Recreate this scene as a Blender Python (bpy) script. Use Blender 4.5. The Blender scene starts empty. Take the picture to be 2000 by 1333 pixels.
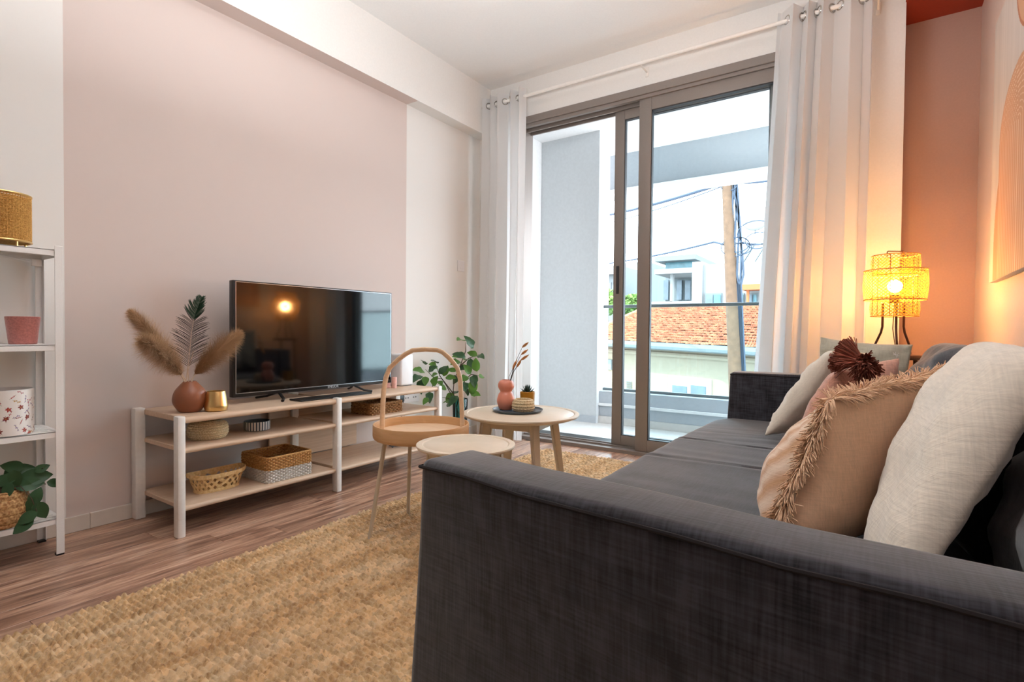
import bpy, bmesh, math, random
import numpy as np
from mathutils import Vector, Matrix
R_ = random.Random(7)
PI = math.pi
SC = bpy.context.scene
COL = SC.collection

# ------------------------------------------------------------------ camera
F_PX, YAW, PIT, ROL, H = 1039.93, -0.59727405, -0.01875071, 0.00921383, 0.9
_cy, _sy = math.cos(YAW), math.sin(YAW)
_f = np.array([_sy*math.cos(PIT), _cy*math.cos(PIT), math.sin(PIT)])
_r0 = np.array([_cy, -_sy, 0.0]); _u0 = np.cross(_r0, _f)
_r = _r0*math.cos(ROL)+_u0*math.sin(ROL); _u = -_r0*math.sin(ROL)+_u0*math.cos(ROL)
CAMP = np.array([0, 0, H])
cam = bpy.data.cameras.new('camera'); cam.sensor_width = 36; cam.lens = 36*F_PX/2000; cam.clip_start = .05; cam.clip_end = 500
co = bpy.data.objects.new('camera', cam); COL.objects.link(co)
m4 = Matrix.Identity(4)
for i in range(3):
    m4[i][0] = _r[i]; m4[i][1] = _u[i]; m4[i][2] = -_f[i]; m4[i][3] = CAMP[i]
co.matrix_world = m4
SC.camera = co
SC.view_settings.view_transform = 'Standard'; SC.view_settings.look = 'None'
SC.view_settings.gamma = 1; SC.view_settings.use_curve_mapping = False
SC.view_settings.exposure = 0.3

def at(px, py, Y):                       # real-world point on the plane y=Y seen at a photo position
    d = (px-1000)/F_PX*_r-(py-666.5)/F_PX*_u+_f
    return CAMP+d*(Y/d[1])

# ------------------------------------------------------------------ world, sun
W = bpy.data.worlds.new('world'); SC.world = W; W.use_nodes = True
nt = W.node_tree; nt.nodes.clear()
wo = nt.nodes.new('ShaderNodeOutputWorld'); wb = nt.nodes.new('ShaderNodeBackground')
wg = nt.nodes.new('ShaderNodeTexGradient'); wc = nt.nodes.new('ShaderNodeTexCoord'); wr = nt.nodes.new('ShaderNodeValToRGB')
ws = nt.nodes.new('ShaderNodeSeparateXYZ')
nt.links.new(wc.outputs['Generated'], ws.inputs[0]); nt.links.new(ws.outputs['Z'], wr.inputs[0])
wr.color_ramp.elements[0].position = 0.0; wr.color_ramp.elements[0].color = (.90, .95, 1, 1)
wr.color_ramp.elements[1].position = 0.8; wr.color_ramp.elements[1].color = (.76, .87, 1, 1)
nt.links.new(wr.outputs[0], wb.inputs[0]); nt.links.new(wb.outputs[0], wo.inputs[0])
wb.inputs[1].default_value = 8.5

def light(name, kind, loc, rot, energy, color=(1, 1, 1), **k):
    l = bpy.data.lights.new(name, kind); l.energy = energy; l.color = color
    for a, b in k.items(): setattr(l, a, b)
    o = bpy.data.objects.new(name, l); o.location = loc; o.rotation_euler = rot; COL.objects.link(o); return o
light('sun', 'SUN', (0, 0, 10), (math.radians(42), 0, math.radians(-35)), 6.0, (1, .93, .84), angle=.01)
# window portals guide the sky light through the two openings
for loc, rx, sx, sy in (((-1.45, 3.98, 1.35), -90, 2.3, 2.6),):
    o = light('window_portal', 'AREA', loc, (math.radians(rx), 0, 0), 1, shape='RECTANGLE', size=sx, size_y=sy)
    o.data.cycles.is_portal = True
# added uplights without any fixture: fill light bounced off the ceiling
light('fill_uplight', 'AREA', (-1.0, 1.25, 1.95), (PI, 0, 0), 52, (.97, .98, 1), shape='DISK', size=.9)
light('fill_uplight', 'AREA', (-1.25, -1.9, 2.35), (PI, 0, 0), 1.0, (1, .8, .66), shape='DISK', size=.6)

# ------------------------------------------------------------------ helpers
def S(r, g, b):
    f = lambda c: (c/255/12.92) if c/255 <= .04045 else ((c/255+.055)/1.055)**2.4
    return (f(r), f(g), f(b), 1)

class Mat:
    def __init__(s, name, color, rough=.6, metal=0, sheen=0, spec=.5, coat=0):
        s.m = bpy.data.materials.new(name); s.m.use_nodes = True; s.t = s.m.node_tree
        s.p = s.t.nodes['Principled BSDF']; s.p.inputs['Base Color'].default_value = color
        s.p.inputs['Roughness'].default_value = rough; s.p.inputs['Metallic'].default_value = metal
        s.p.inputs['Sheen Weight'].default_value = sheen; s.p.inputs['Specular IOR Level'].default_value = spec
        s.p.inputs['Coat Weight'].default_value = coat
    def n(s, typ, **k):
        n = s.t.nodes.new('ShaderNode'+typ)
        for a, b in k.items():
            if a in n.inputs: n.inputs[a].default_value = b
            else: setattr(n, a, b)
        return n
    def l(s, a, b): s.t.links.new(a, b)
    def coords(s, scale=(1, 1, 1), rnd=False, rot=(0, 0, 0)):
        tc = s.n('TexCoord'); mp = s.n('Mapping'); mp.inputs['Scale'].default_value = scale; mp.inputs['Rotation'].default_value = rot
        s.l(tc.outputs['Object'], mp.inputs[0])
        if rnd:
            oi = s.n('ObjectInfo'); mu = s.n('Math', operation='MULTIPLY'); mu.inputs[1].default_value = 37
            s.l(oi.outputs['Random'], mu.inputs[0]); s.l(mu.outputs[0], mp.inputs['Location']); s.oi = oi
        return mp.outputs[0]
    def noise(s, vec, scale, detail=3, rough=.5, dist=0):
        n = s.n('TexNoise'); n.inputs['Scale'].default_value = scale; n.inputs['Detail'].default_value = detail
        n.inputs['Roughness'].default_value = rough; n.inputs['Distortion'].default_value = dist
        s.l(vec, n.inputs['Vector']); return n.outputs['Fac']
    def ramp(s, fac, stops, interp='LINEAR'):
        r = s.n('ValToRGB'); r.color_ramp.interpolation = interp; e = r.color_ramp.elements
        e[0].position, e[0].color = stops[0]; e[1].position, e[1].color = stops[-1]
        for p, c in stops[1:-1]:
            x = e.new(p); x.color = c
        s.l(fac, r.inputs[0]); return r.outputs[0]
    def mix(s, a, b, fac, mode='MIX'):
        x = s.n('MixRGB', blend_type=mode)
        for i, v in ((0, fac), (1, a), (2, b)):
            if hasattr(v, 'is_output'): s.l(v, x.inputs[i])
            else: x.inputs[i].default_value = v
        return x.outputs[0]
    def color(s, c): s.l(c, s.p.inputs['Base Color']); return s
    def bump(s, h, strength=.3, dist=.002):
        b = s.n('Bump'); b.inputs['Strength'].default_value = strength; b.inputs['Distance'].default_value = dist
        s.l(h, b.inputs['Height']); s.l(b.outputs[0], s.p.inputs['Normal']); return s

def plain(name, c, rough=.6, nscale=60, amt=.12, bump=.15, **k):
    m = Mat(name, c, rough, **k); v = m.coords()
    n = m.noise(v, nscale)
    d = tuple(x*(1-amt) for x in c[:3])+(1,); b = tuple(min(1, x*(1+amt*.6)) for x in c[:3])+(1,)
    m.color(m.ramp(n, [(.3, d), (.7, b)])).bump(n, bump, .001); return m.m

def wood(name, c1, c2, scale=(14, 1.2, 14), rough=.45, rnd=False):
    m = Mat(name, c1, rough); v = m.coords(scale, rnd)
    n = m.noise(v, 3, 5, .6, .6); n2 = m.noise(v, 14, 3)
    c = m.ramp(n, [(.3, c1), (.7, c2)])
    m.color(m.mix(c, (.5, .5, .5, 1), m.ramp(n2, [(.45, (0, 0, 0, 1)), (.9, (.12, .12, .12, 1))]))).bump(n2, .08, .001)
    return m.m

def fabric(name, c, thread=500, amt=.45, rough=.95, sheen=.25, bump=.5, slub=True, dist=.0015):
    m = Mat(name, c, rough, sheen=sheen, spec=.25)
    va = m.coords((thread, thread*.06, thread*.06)); vb = m.coords((thread*.06, thread*.06, thread)); vc = m.coords((thread*.06, thread, thread*.06))
    a = m.noise(va, 1, 2); b = m.noise(vb, 1, 2); cc = m.noise(vc, 1, 2)
    add = m.n('Math', operation='ADD'); m.l(a, add.inputs[0]); m.l(b, add.inputs[1])
    ad2 = m.n('Math', operation='ADD'); m.l(add.outputs[0], ad2.inputs[0]); m.l(cc, ad2.inputs[1])
    dv = m.n('Math', operation='DIVIDE'); m.l(ad2.outputs[0], dv.inputs[0]); dv.inputs[1].default_value = 3
    d = tuple(x*(1-amt) for x in c[:3])+(1,); e = tuple(min(1, x*(1+amt)) for x in c[:3])+(1,)
    m.color(m.ramp(dv.outputs[0], [(.38, d), (.62, e)])).bump(dv.outputs[0], bump, dist)
    return m

M = {}
M['white'] = plain('white_wall_paint', S(238, 236, 232), .75, 90, .02, .06)
M['ceil'] = plain('ceiling_paint', S(240, 239, 237), .8, 90, .02, .04)
PINK = S(219, 204, 197)
M['pink'] = plain('pink_wall_paint', PINK, .7, 90, .03, .06)
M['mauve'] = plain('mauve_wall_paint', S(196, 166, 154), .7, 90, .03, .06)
M['terra'] = plain('terracotta_ceiling_paint', S(140, 48, 24), .7, 90, .05, .04)
def bipaint(name, c1, c2, y0, y1):
    m = Mat(name, c1, .72); tc = m.n('TexCoord'); sp = m.n('SeparateXYZ'); m.l(tc.outputs['Object'], sp.inputs[0])
    a = m.n('Math', operation='GREATER_THAN'); m.l(sp.outputs['Y'], a.inputs[0]); a.inputs[1].default_value = y0
    b = m.n('Math', operation='LESS_THAN'); m.l(sp.outputs['Y'], b.inputs[0]); b.inputs[1].default_value = y1
    mu = m.n('Math', operation='MULTIPLY'); m.l(a.outputs[0], mu.inputs[0]); m.l(b.outputs[0], mu.inputs[1])
    m.color(m.mix(c1, c2, mu.outputs[0])); m.bump(m.noise(m.coords(), 120), .06, .001); return m.m
M['bi'] = bipaint('wall_paint_white_and_pink', S(238, 236, 232), PINK, .815, 2.837)
M['base'] = plain('skirting_tile', S(226, 216, 204), .35, 20, .05, .03)
M['metal_white'] = plain('white_powder_coat', S(246, 245, 243), .4, 200, .02, .03)
M['legwhite'] = plain('white_lacquer', S(244, 240, 234), .4, 60, .03, .03)
M['ash'] = wood('pale_ash_wood', S(224, 196, 170), S(206, 175, 146), (25, 1.0, 25))
M['ash_x'] = wood('pale_birch_wood', S(236, 206, 172), S(222, 186, 148), (2, 22, 22))
M['birch'] = wood('honey_birch_veneer', S(224, 180, 132), S(208, 162, 112), (3, 3, 40))
M['cream'] = plain('cream_lacquer', S(222, 205, 182), .35, 30, .03, .02)
M['beige_metal'] = plain('beige_powder_coat', S(205, 190, 170), .4, 60, .03, .02)
M['alu'] = plain('taupe_aluminium', S(140, 131, 125), .45, 300, .05, .03, metal=.15)
M['alu_dark'] = plain('dark_gasket', S(52, 52, 55), .6, 100, .05, .02)
M['black'] = plain('black_plastic', S(14, 14, 15), .35, 200, .1, .03)
M['chrome'] = Mat('brushed_steel', S(190, 186, 180), .25, 1).m
M['brass'] = Mat('brushed_brass', S(224, 190, 128), .3, 1).m
M['darkmetal'] = plain('dark_bronze_metal', S(62, 32, 22), .45, 200, .1, .02, metal=.3)

m = Mat('laminate_planks', S(180, 140, 118), .33)
v = m.coords((11, .9, 11), True); n1 = m.noise(v, 2.2, 5, .6, 1.2); n2 = m.noise(v, 9, 4, .6)
c = m.ramp(n1, [(.30, S(108, 76, 61)), (.46, S(168, 129, 107)), (.60, S(200, 160, 134)), (.75, S(218, 186, 160))])
c = m.mix(c, S(92, 60, 50), m.ramp(n2, [(.5, (0, 0, 0, 1)), (.72, (.7, .7, .7, 1))]))
hs = m.n('HueSaturation'); m.l(c, hs.inputs['Color'])
mr = m.n('MapRange'); m.l(m.oi.outputs['Random'], mr.inputs[0]); mr.inputs[3].default_value = .82; mr.inputs[4].default_value = 1.12
m.l(mr.outputs[0], hs.inputs['Value']); m.color(hs.outputs[0]); m.bump(n2, .05, .001); M['plank'] = m.m

def glass(name, tint, ior=1.45, rough=0.0):
    m = bpy.data.materials.new(name); m.use_nodes = True; t = m.node_tree; t.nodes.clear()
    o = t.nodes.new('ShaderNodeOutputMaterial'); tr = t.nodes.new('ShaderNodeBsdfTransparent'); gl = t.nodes.new('ShaderNodeBsdfGlossy')
    fr = t.nodes.new('ShaderNodeFresnel'); mx = t.nodes.new('ShaderNodeMixShader')
    tr.inputs[0].default_value = tint; gl.inputs['Roughness'].default_value = rough; fr.inputs[0].default_value = ior
    t.links.new(fr.outputs[0], mx.inputs[0]); t.links.new(tr.outputs[0], mx.inputs[1]); t.links.new(gl.outputs[0], mx.inputs[2]); t.links.new(mx.outputs[0], o.inputs[0])
    return m
M['glass'] = glass('tinted_window_glass', (.86, .93, .95, 1))
M['glass_teal'] = glass('teal_glass', (.45, .78, .78, 1), 1.5)
M['glass_bal'] = glass('balustrade_glass', (.80, .93, .94, 1))

def translucent(name, c, mixf=.45, tint=None, weave=0, rough=.9):
    m = Mat(name, c, rough, sheen=.2, spec=.2)
    tl = m.n('BsdfTranslucent'); tl.inputs[0].default_value = tint or c
    mx = m.n('MixShader'); mx.inputs[0].default_value = mixf
    out = m.t.nodes['Material Output']; m.l(m.p.outputs[0], mx.inputs[1]); m.l(tl.outputs[0], mx.inputs[2]); m.l(mx.outputs[0], out.inputs[0])
    if weave: m.bump(m.noise(m.coords((weave, weave, weave)), 1, 3), .25, .001)
    return m.m
M['curtain'] = translucent('white_linen_curtain', S(244, 242, 240), .5, S(244, 245, 246), 400)
M['leaf'] = translucent('green_leaf', S(84, 128, 60), .25, S(130, 175, 70), rough=.35)
M['leaf_dark'] = translucent('dark_green_leaf', S(60, 94, 64), .12, S(80, 120, 60), rough=.28)
M['stem'] = plain('brown_stem', S(74, 62, 44), .7)
M['rattan_lit'] = translucent('bamboo_shade_strip', S(172, 118, 44), .3, S(200, 146, 52))

M['sofa'] = fabric('charcoal_sofa_fabric', S(50, 50, 57), 280, .75, sheen=.55).m
M['sofa_dark'] = fabric('charcoal_back_cushion_fabric', S(54, 55, 60), 420, .5, sheen=.5).m
M['pipe'] = plain('dark_piping', S(34, 30, 32), .9)
M['knit'] = fabric('cream_knit', S(236, 226, 210), 260, .09, sheen=.5, bump=.8, dist=.003).m
M['cushion_cream'] = fabric('cream_cotton', S(226, 216, 200), 500, .08, sheen=.2, bump=.4).m
M['sage'] = fabric('sage_grey_linen', S(188, 184, 166), 500, .12, sheen=.2, bump=.4).m
M['beige'] = fabric('sand_cotton', S(230, 190, 158), 500, .08, sheen=.2, bump=.35).m
M['fringe'] = plain('sand_fringe_yarn', S(246, 206, 170), .9)
M['tassel'] = plain('rust_tassel_yarn', S(160, 92, 74), .95)
m = fabric('rose_ribbed_weave', S(206, 150, 128), 300, .2, sheen=.4, bump=.8); M['rose'] = m.m
# jute
m = Mat('jute_braid', S(200, 160, 110), .9, sheen=.2, spec=.2)
v1 = m.coords((7, .9, 1)); v2 = m.coords((1, 1, 1)); v3 = m.coords((30, 60, 30))
b1 = m.noise(v1, 1.6, 3, .6); b2 = m.noise(v2, 55, 3, .7); b3 = m.noise(v3, 12, 2)
c = m.ramp(b1, [(.3, S(186, 144, 98)), (.5, S(214, 178, 132)), (.7, S(230, 204, 168))])
at_ = m.n('Attribute', attribute_name='tone'); c = m.mix(c, at_.outputs['Color'], 1.0, 'MULTIPLY')
c = m.mix(c, S(232, 206, 164), m.ramp(b2, [(.5, (0, 0, 0, 1)), (.75, (.7, .7, .7, 1))]))
c = m.mix(c, S(140, 98, 58), m.ramp(b2, [(.25, (.9, .9, .9, 1)), (.47, (0, 0, 0, 1))]))
m.color(c).bump(b3, .6, .002); M['jute'] = m.m
def weavemat(name, a, b, s=(60, 60, 60), dark=None):
    m = Mat(name, a, .8); n = m.noise(m.coords(s), 1.5, 3); m.color(m.ramp(n, [(.35, b), (.65, a)])).bump(n, .5, .002); return m.m
M['seagrass'] = weavemat('seagrass', S(230, 212, 176), S(186, 160, 118), (120, 120, 200))
M['bamboo'] = weavemat('bamboo_strip', S(240, 206, 150), S(218, 176, 116), (60, 60, 60))
M['willow'] = weavemat('honey_willow', S(218, 170, 106), S(176, 124, 66), (90, 90, 160))
M['willow_w'] = weavemat('white_dipped_willow', S(236, 230, 222), S(206, 198, 190), (90, 90, 160))
M['hyacinth'] = weavemat('water_hyacinth', S(190, 146, 94), S(120, 78, 44), (70, 70, 90))
M['rattan'] = weavemat('golden_cane', S(230, 182, 104), S(190, 136, 62), (120, 120, 120))
M['basket_brown'] = weavemat('brown_woven_grass', S(210, 170, 116), S(140, 92, 48), (80, 80, 80))
M['vase_brown'] = plain('terracotta_glaze', S(150, 92, 64), .38, 20, .12, .05)
M['vase_pink'] = plain('salmon_ceramic', S(222, 142, 118), .35, 25, .06, .04)
M['mustard'] = plain('mustard_ceramic', S(176, 124, 18), .35, 25, .1, .03)
M['pot_pink'] = plain('dusty_pink_speckled_glaze', S(196, 128, 122), .28, 160, .2, .03)
M['bluegrey'] = plain('slate_blue_glaze', S(76, 92, 104), .35, 40, .1, .03)
M['bowl_white'] = plain('white_stripe_glaze', S(230, 228, 224), .35, 40, .04, .03)
M['pampas'] = translucent('pampas_fibre', S(224, 194, 156), .4, S(232, 204, 168))
M['pampas_d'] = translucent('pampas_fibre_brown', S(186, 148, 112), .4, S(204, 168, 128))
M['feather'] = plain('peacock_barb', S(58, 42, 36), .6)
M['feather_g'] = plain('peacock_green', S(34, 64, 44), .4)
M['quill'] = plain('pale_quill', S(224, 200, 176), .5)
M['bunny'] = translucent('bunny_tail_fluff', S(222, 160, 100), .3, S(235, 190, 130))
M['succ'] = plain('succulent_skin', S(48, 74, 66), .5, 80, .2)
M['screen'] = Mat('television_screen', (.002, .002, .0025, 1), .06, spec=.7).m
M['silver'] = Mat('silver_trim', S(170, 170, 175), .3, 1).m
M['print_ink'] = plain('logo_print', S(210, 210, 214), .5)
M['whiteplastic'] = plain('white_plastic', S(240, 240, 242), .35, 100, .01, .01)
M['pink_wax'] = plain('pink_wax', S(238, 186, 176), .5)
M['concrete'] = plain('balcony_render', S(196, 200, 202), .85, 40, .04, .1)
M['beamgrey'] = plain('beam_grey_render', S(150, 154, 158), .85, 40, .04, .1)
M['balwhite'] = plain('balcony_white_render', S(232, 232, 232), .85, 40, .03, .1)
M['balfloor'] = plain('balcony_floor_tile', S(205, 202, 198), .5, 30, .05, .05)
M['balgrey'] = plain('balcony_parapet_grey', S(176, 182, 188), .8, 40, .04, .1)
M['steel'] = plain('rail_steel', S(110, 118, 120), .4, 100, .05, .02, metal=.5)
M['house'] = plain('cream_house_render', S(142, 130, 112), .9, 10, .05, .1)
M['bldg'] = plain('white_building_render', S(138, 138, 137), .9, 5, .03, .05)
M['bldg2'] = plain('pale_grey_render', S(108, 116, 118), .9, 5, .03, .05)
M['bglass'] = plain('blue_green_glazing', S(66, 108, 118), .2, 3, .3, .02)
M['winpane'] = plain('far_window_pane', S(84, 98, 108), .2, 3, .2, .02)
M['tile'] = weavemat('orange_roof_tile', S(204, 128, 92), S(158, 92, 64), (3, 3, 3))
M['pole'] = plain('weathered_pole', S(98, 74, 56), .9, 12, .25, .3)
M['cable'] = plain('cable_blue_grey', S(44, 58, 76), .6)
M['street'] = plain('street_asphalt', S(110, 110, 110), .9)
M['tree'] = plain('far_foliage', S(96, 128, 62), .9, 2, .4)
M['pergola'] = plain('orange_pergola_wood', S(176, 96, 52), .7)

# ---- mesh builder
class B:
    def __init__(s): s.b = bmesh.new()
    def box(s, x0, x1, y0, y1, z0, z1, bev=0, seg=2, mi=0):
        T = bmesh.new(); bmesh.ops.create_cube(T, size=1, matrix=Matrix.Translation(((x0+x1)/2, (y0+y1)/2, (z0+z1)/2)) @ Matrix.Diagonal((abs(x1-x0), abs(y1-y0), abs(z1-z0), 1)))
        if bev: bmesh.ops.bevel(T, geom=T.edges[:], offset=bev, segments=seg, profile=.5, affect='EDGES')
        s.merge(T, mi); return s
    def merge(s, T, mi=0, M_=None):
        if M_ is not None: bmesh.ops.transform(T, matrix=M_, verts=T.verts)
        vm = [s.b.verts.new(v.co) for v in T.verts]; T.verts.index_update()
        for f in T.faces:
            try:
                g = s.b.faces.new([vm[v.index] for v in f.verts]); g.material_index = mi
            except ValueError: pass
        T.free(); return s
    def poly(s, pts, faces, mi=0):
        vs = [s.b.verts.new(p) for p in pts]
        for f in faces:
            g = s.b.faces.new([vs[i] for i in f]); g.material_index = mi
        return s
    def grid(s, P, cu=False, cv=False, mi=0):
        nu, nv = len(P), len(P[0]); V = [[s.b.verts.new(tuple(p)) for p in row] for row in P]
        for i in range(nu if cu else nu-1):
            for j in range(nv if cv else nv-1):
                i2, j2 = (i+1) % nu, (j+1) % nv
                try:
                    g = s.b.faces.new((V[i][j], V[i2][j], V[i2][j2], V[i][j2])); g.material_index = mi
                except ValueError: pass
        s.V = V; return s
    def tube(s, pts, r, seg=8, closed=False, caps=True, flat=1.0, mi=0):
        pts = [Vector(p) for p in pts]; n = len(pts); rs = r if hasattr(r, '__len__') else [r]*n
        rings = []; up = None
        for i, p in enumerate(pts):
            if closed: t = (pts[(i+1) % n]-pts[i-1])
            else: t = pts[min(i+1, n-1)]-pts[max(i-1, 0)]
            t.normalize()
            if up is None: up = Vector((0, 0, 1)) if abs(t.z) < .9 else Vector((1, 0, 0))
            a = t.cross(up)
            if a.length < 1e-6: a = t.cross(Vector((0, 1, 0)))
            a.normalize(); b = a.cross(t).normalized(); up = b
            rings.append([p+(a*math.cos(k*2*PI/seg)+b*math.sin(k*2*PI/seg)*flat)*rs[i] for k in range(seg)])
        s.grid(rings, closed, True, mi)
        if caps and not closed:
            for ring in (s.V[0], s.V[-1]):
                try: s.b.faces.new(ring).material_index = mi
                except ValueError: pass
        return s
    def lathe(s, prof, c=(0, 0, 0), seg=32, sx=1, sy=1, mi=0, rot=None):
        cx, cy, cz = c
        P = [[(cx+sx*r*math.cos(2*PI*k/seg), cy+sy*r*math.sin(2*PI*k/seg), cz+z) for k in range(seg)] for r, z in prof]
        s.grid(P, False, True, mi); return s
    def disc(s, c, r, seg=24, mi=0, nrm=None, sx=1, sy=1):
        s.b.faces.new([s.b.verts.new((c[0]+sx*r*math.cos(2*PI*k/seg), c[1]+sy*r*math.sin(2*PI*k/seg), c[2])) for k in range(seg)]).material_index = mi; return s
    def build(s, name, mats, parent=None, origin=None, sharp=35, **props):
        bm = s.b; bmesh.ops.recalc_face_normals(bm, faces=bm.faces[:])
        root = parent
        while root is not None and root.parent is not None: root = root.parent
        if origin is None:
            if root is not None: origin = Vector(root.location)
            elif len(bm.verts):
                a = np.array([v.co[:] for v in bm.verts]); origin = Vector(((a[:, 0].min()+a[:, 0].max())/2, (a[:, 1].min()+a[:, 1].max())/2, a[:, 2].min()))
        origin = Vector(origin)
        for v in bm.verts: v.co -= origin
        for f in bm.faces: f.smooth = True
        ca = math.cos(math.radians(sharp))
        for e in bm.edges:
            if len(e.link_faces) == 2 and e.link_faces[0].normal.dot(e.link_faces[1].normal) < ca: e.smooth = False
        me = bpy.data.meshes.new(name); bm.to_mesh(me); bm.free()
        for x in (mats if isinstance(mats, (list, tuple)) else [mats]): me.materials.append(M[x] if isinstance(x, str) else x)
        o = bpy.data.objects.new(name, me); COL.objects.link(o)
        if parent is not None: o.parent = parent
        else: o.location = origin
        for k, v in props.items(): o[k] = v
        return o

def thing(name, label, cat, loc, group=None):
    o = bpy.data.objects.new(name, None); COL.objects.link(o); o.location = loc; o['label'] = label; o['category'] = cat
    o.empty_display_size = .05
    if group: o['group'] = group
    return o
def tag(o, label, cat, group=None):
    o['label'] = label; o['category'] = cat
    if group: o['group'] = group
    return o
def copy_part(src, parent, loc=None, rot=None, scale=None, name=None):
    o = src.copy(); COL.objects.link(o); o.parent = parent
    if loc is not None: o.location = loc
    if rot is not None: o.rotation_euler = rot
    if scale is not None: o.scale = scale
    return o
def fastmesh(name, verts, faces, mats, parent=None, loc=(0, 0, 0), smooth=True, **props):
    me = bpy.data.meshes.new(name); me.from_pydata([tuple(v) for v in verts], [], [tuple(f) for f in faces])
    if smooth: me.polygons.foreach_set('use_smooth', [True]*len(me.polygons))
    for x in (mats if isinstance(mats, (list, tuple)) else [mats]): me.materials.append(M[x] if isinstance(x, str) else x)
    o = bpy.data.objects.new(name, me); COL.objects.link(o); o.location = loc
    if parent is not None: o.parent = parent
    for k, v in props.items(): o[k] = v
    return o
def struct(o): o['kind'] = 'structure'; return o

# ================================================================== SETTING
XL, YW, ZC, XR = -2.89, 3.72, 2.975, .470
YN, YB = 4.0, -3.2
struct(B().box(XL-.2, XR+.2, YB-.1, YN+.2, -.12, -.007).build('floor', 'black', origin=(0, 0, 0)))
floor = bpy.data.objects['floor']
pw, pl = .128, 1.26
bmx = B(); bmx.box(-pw/2+.0006, pw/2-.0006, -pl/2+.0006, pl/2-.0006, -.0065, 0, .0011, 1)
plank0 = bmx.build('plank', 'plank', floor, origin=(0, 0, 0))
first = True; ncol = int((XR-XL)/pw)+1
for i in range(ncol):
    x = XL+pw/2+i*pw; y = YB-R_.random()*pl
    while y < YW:
        yc = y+pl/2
        lo, hi = max(y, YB), min(y+pl, YW-.005)
        if hi-lo > .1 and x+pw/2 < XR+.05:
            o = plank0 if first else copy_part(plank0, floor)
            first = False; o.location = (x, (lo+hi)/2, 0); o.scale = (1, (hi-lo)/pl, 1)
        y += pl
struct(B().box(XL-.2, XL, YB, YW+.2, -.1, ZC+.1).build('wall_left', 'bi', origin=(0, 0, 0)))
struct(B().box(XL-.01, -2.774, YB, YW+.01, 2.57, ZC+.05).build('trim_1', 'bi', origin=(0, 0, 0)))
# the beam: only the underside carries the pink paint
o = bpy.data.objects['trim_1']; o.data.materials.append(M['white'])
for p in o.data.polygons:
    if p.normal.z > -.5: p.material_index = 1
b = B(); b.box(XL-.2, -2.5, YW, YW+.2, -.1, ZC+.1); b.box(-.38, .115, YW, YW+.2, -.1, ZC+.1); b.box(-2.5, -.38, YW, YW+.2, 2.665, ZC+.1)
struct(b.build('wall_far', 'white', origin=(0, 0, 0)))
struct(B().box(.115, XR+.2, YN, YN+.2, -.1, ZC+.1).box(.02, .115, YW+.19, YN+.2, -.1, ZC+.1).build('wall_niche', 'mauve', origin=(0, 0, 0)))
struct(B().box(XR, XR+.2, YB, YN+.2, -.1, ZC+.1).build('wall_right', 'pink', origin=(0, 0, 0)))
b = B(); b.box(XL-.2, XR+.2, YB-.2, YB, -.1, ZC+.1)
struct(b.build('wall_back', 'white', origin=(0, 0, 0)))
struct(B().box(XL-.2, XR+.2, YB-.2, YW+.2, ZC, ZC+.15).build('ceiling', 'ceil', origin=(0, 0, 0)))
struct(B().box(.112, XR+.2, YB, YN+.2, 2.760, ZC+.15).build('trim_2', 'terra', origin=(0, 0, 0)))
# skirting tiles, each its own piece
bl = struct(B().box(XL, XL+.006, YB, YW, 0, .066).build('baseboard_left', 'base', origin=(0, 0, 0)))
t0 = B().box(0, .012, -.2985, .2985, .001, .07, .0015, 1).build('tile', 'base', bl, origin=(0, 0, 0))
y = .897+.3; k = 0
ys = [.897+.3+.6*i for i in range(-7, 5)]
for i, yc in enumerate(ys):
    if yc-.3 < YB: continue
    o = t0 if k == 0 else copy_part(t0, bl); k += 1
    hi = min(yc+.3, YW-.001); lo = yc-.3
    if hi-lo < .05: continue
    o.location = (XL, (hi+lo)/2, 0); o.scale = (1, (hi-lo)/.6, 1)
struct(B().box(XL+.013, -2.5, YW-.012, YW, 0, .07, .0015, 1).build('baseboard_far', 'base', origin=(0, 0, 0)))

# ------------------------------------------------------------------ sliding door
door = bpy.data.objects.new('door_1', None); COL.objects.link(door); door['kind'] = 'structure'; door.location = (-1.5, YW, 0)
b = B()
b.box(-2.5, -.38, YW-.012, YW+.16, 2.61, 2.668, .003, 1)
b.box(-2.5, -.38, YW, YW+.035, 2.585, 2.612, .002, 1)
b.box(-2.5, -.38, YW+.06, YW+.075, 2.565, 2.612, .002, 1); b.box(-2.5, -.38, YW+.125, YW+.14, 2.56, 2.612, .002, 1)
b.box(-2.5, -2.44, YW, YW+.16, 0, 2.61, .003, 1); b.box(-.44, -.38, YW, YW+.16, 0, 2.61, .003, 1)
b.box(-2.5, -.38, YW-.008, YW+.16, -.006, .028, .003, 1); b.box(-2.5, -.38, YW+.055, YW+.065, .02, .042); b.box(-2.5, -.38, YW+.12, YW+.13, .02, .042)
b.build('frame', 'alu', door)
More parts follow.
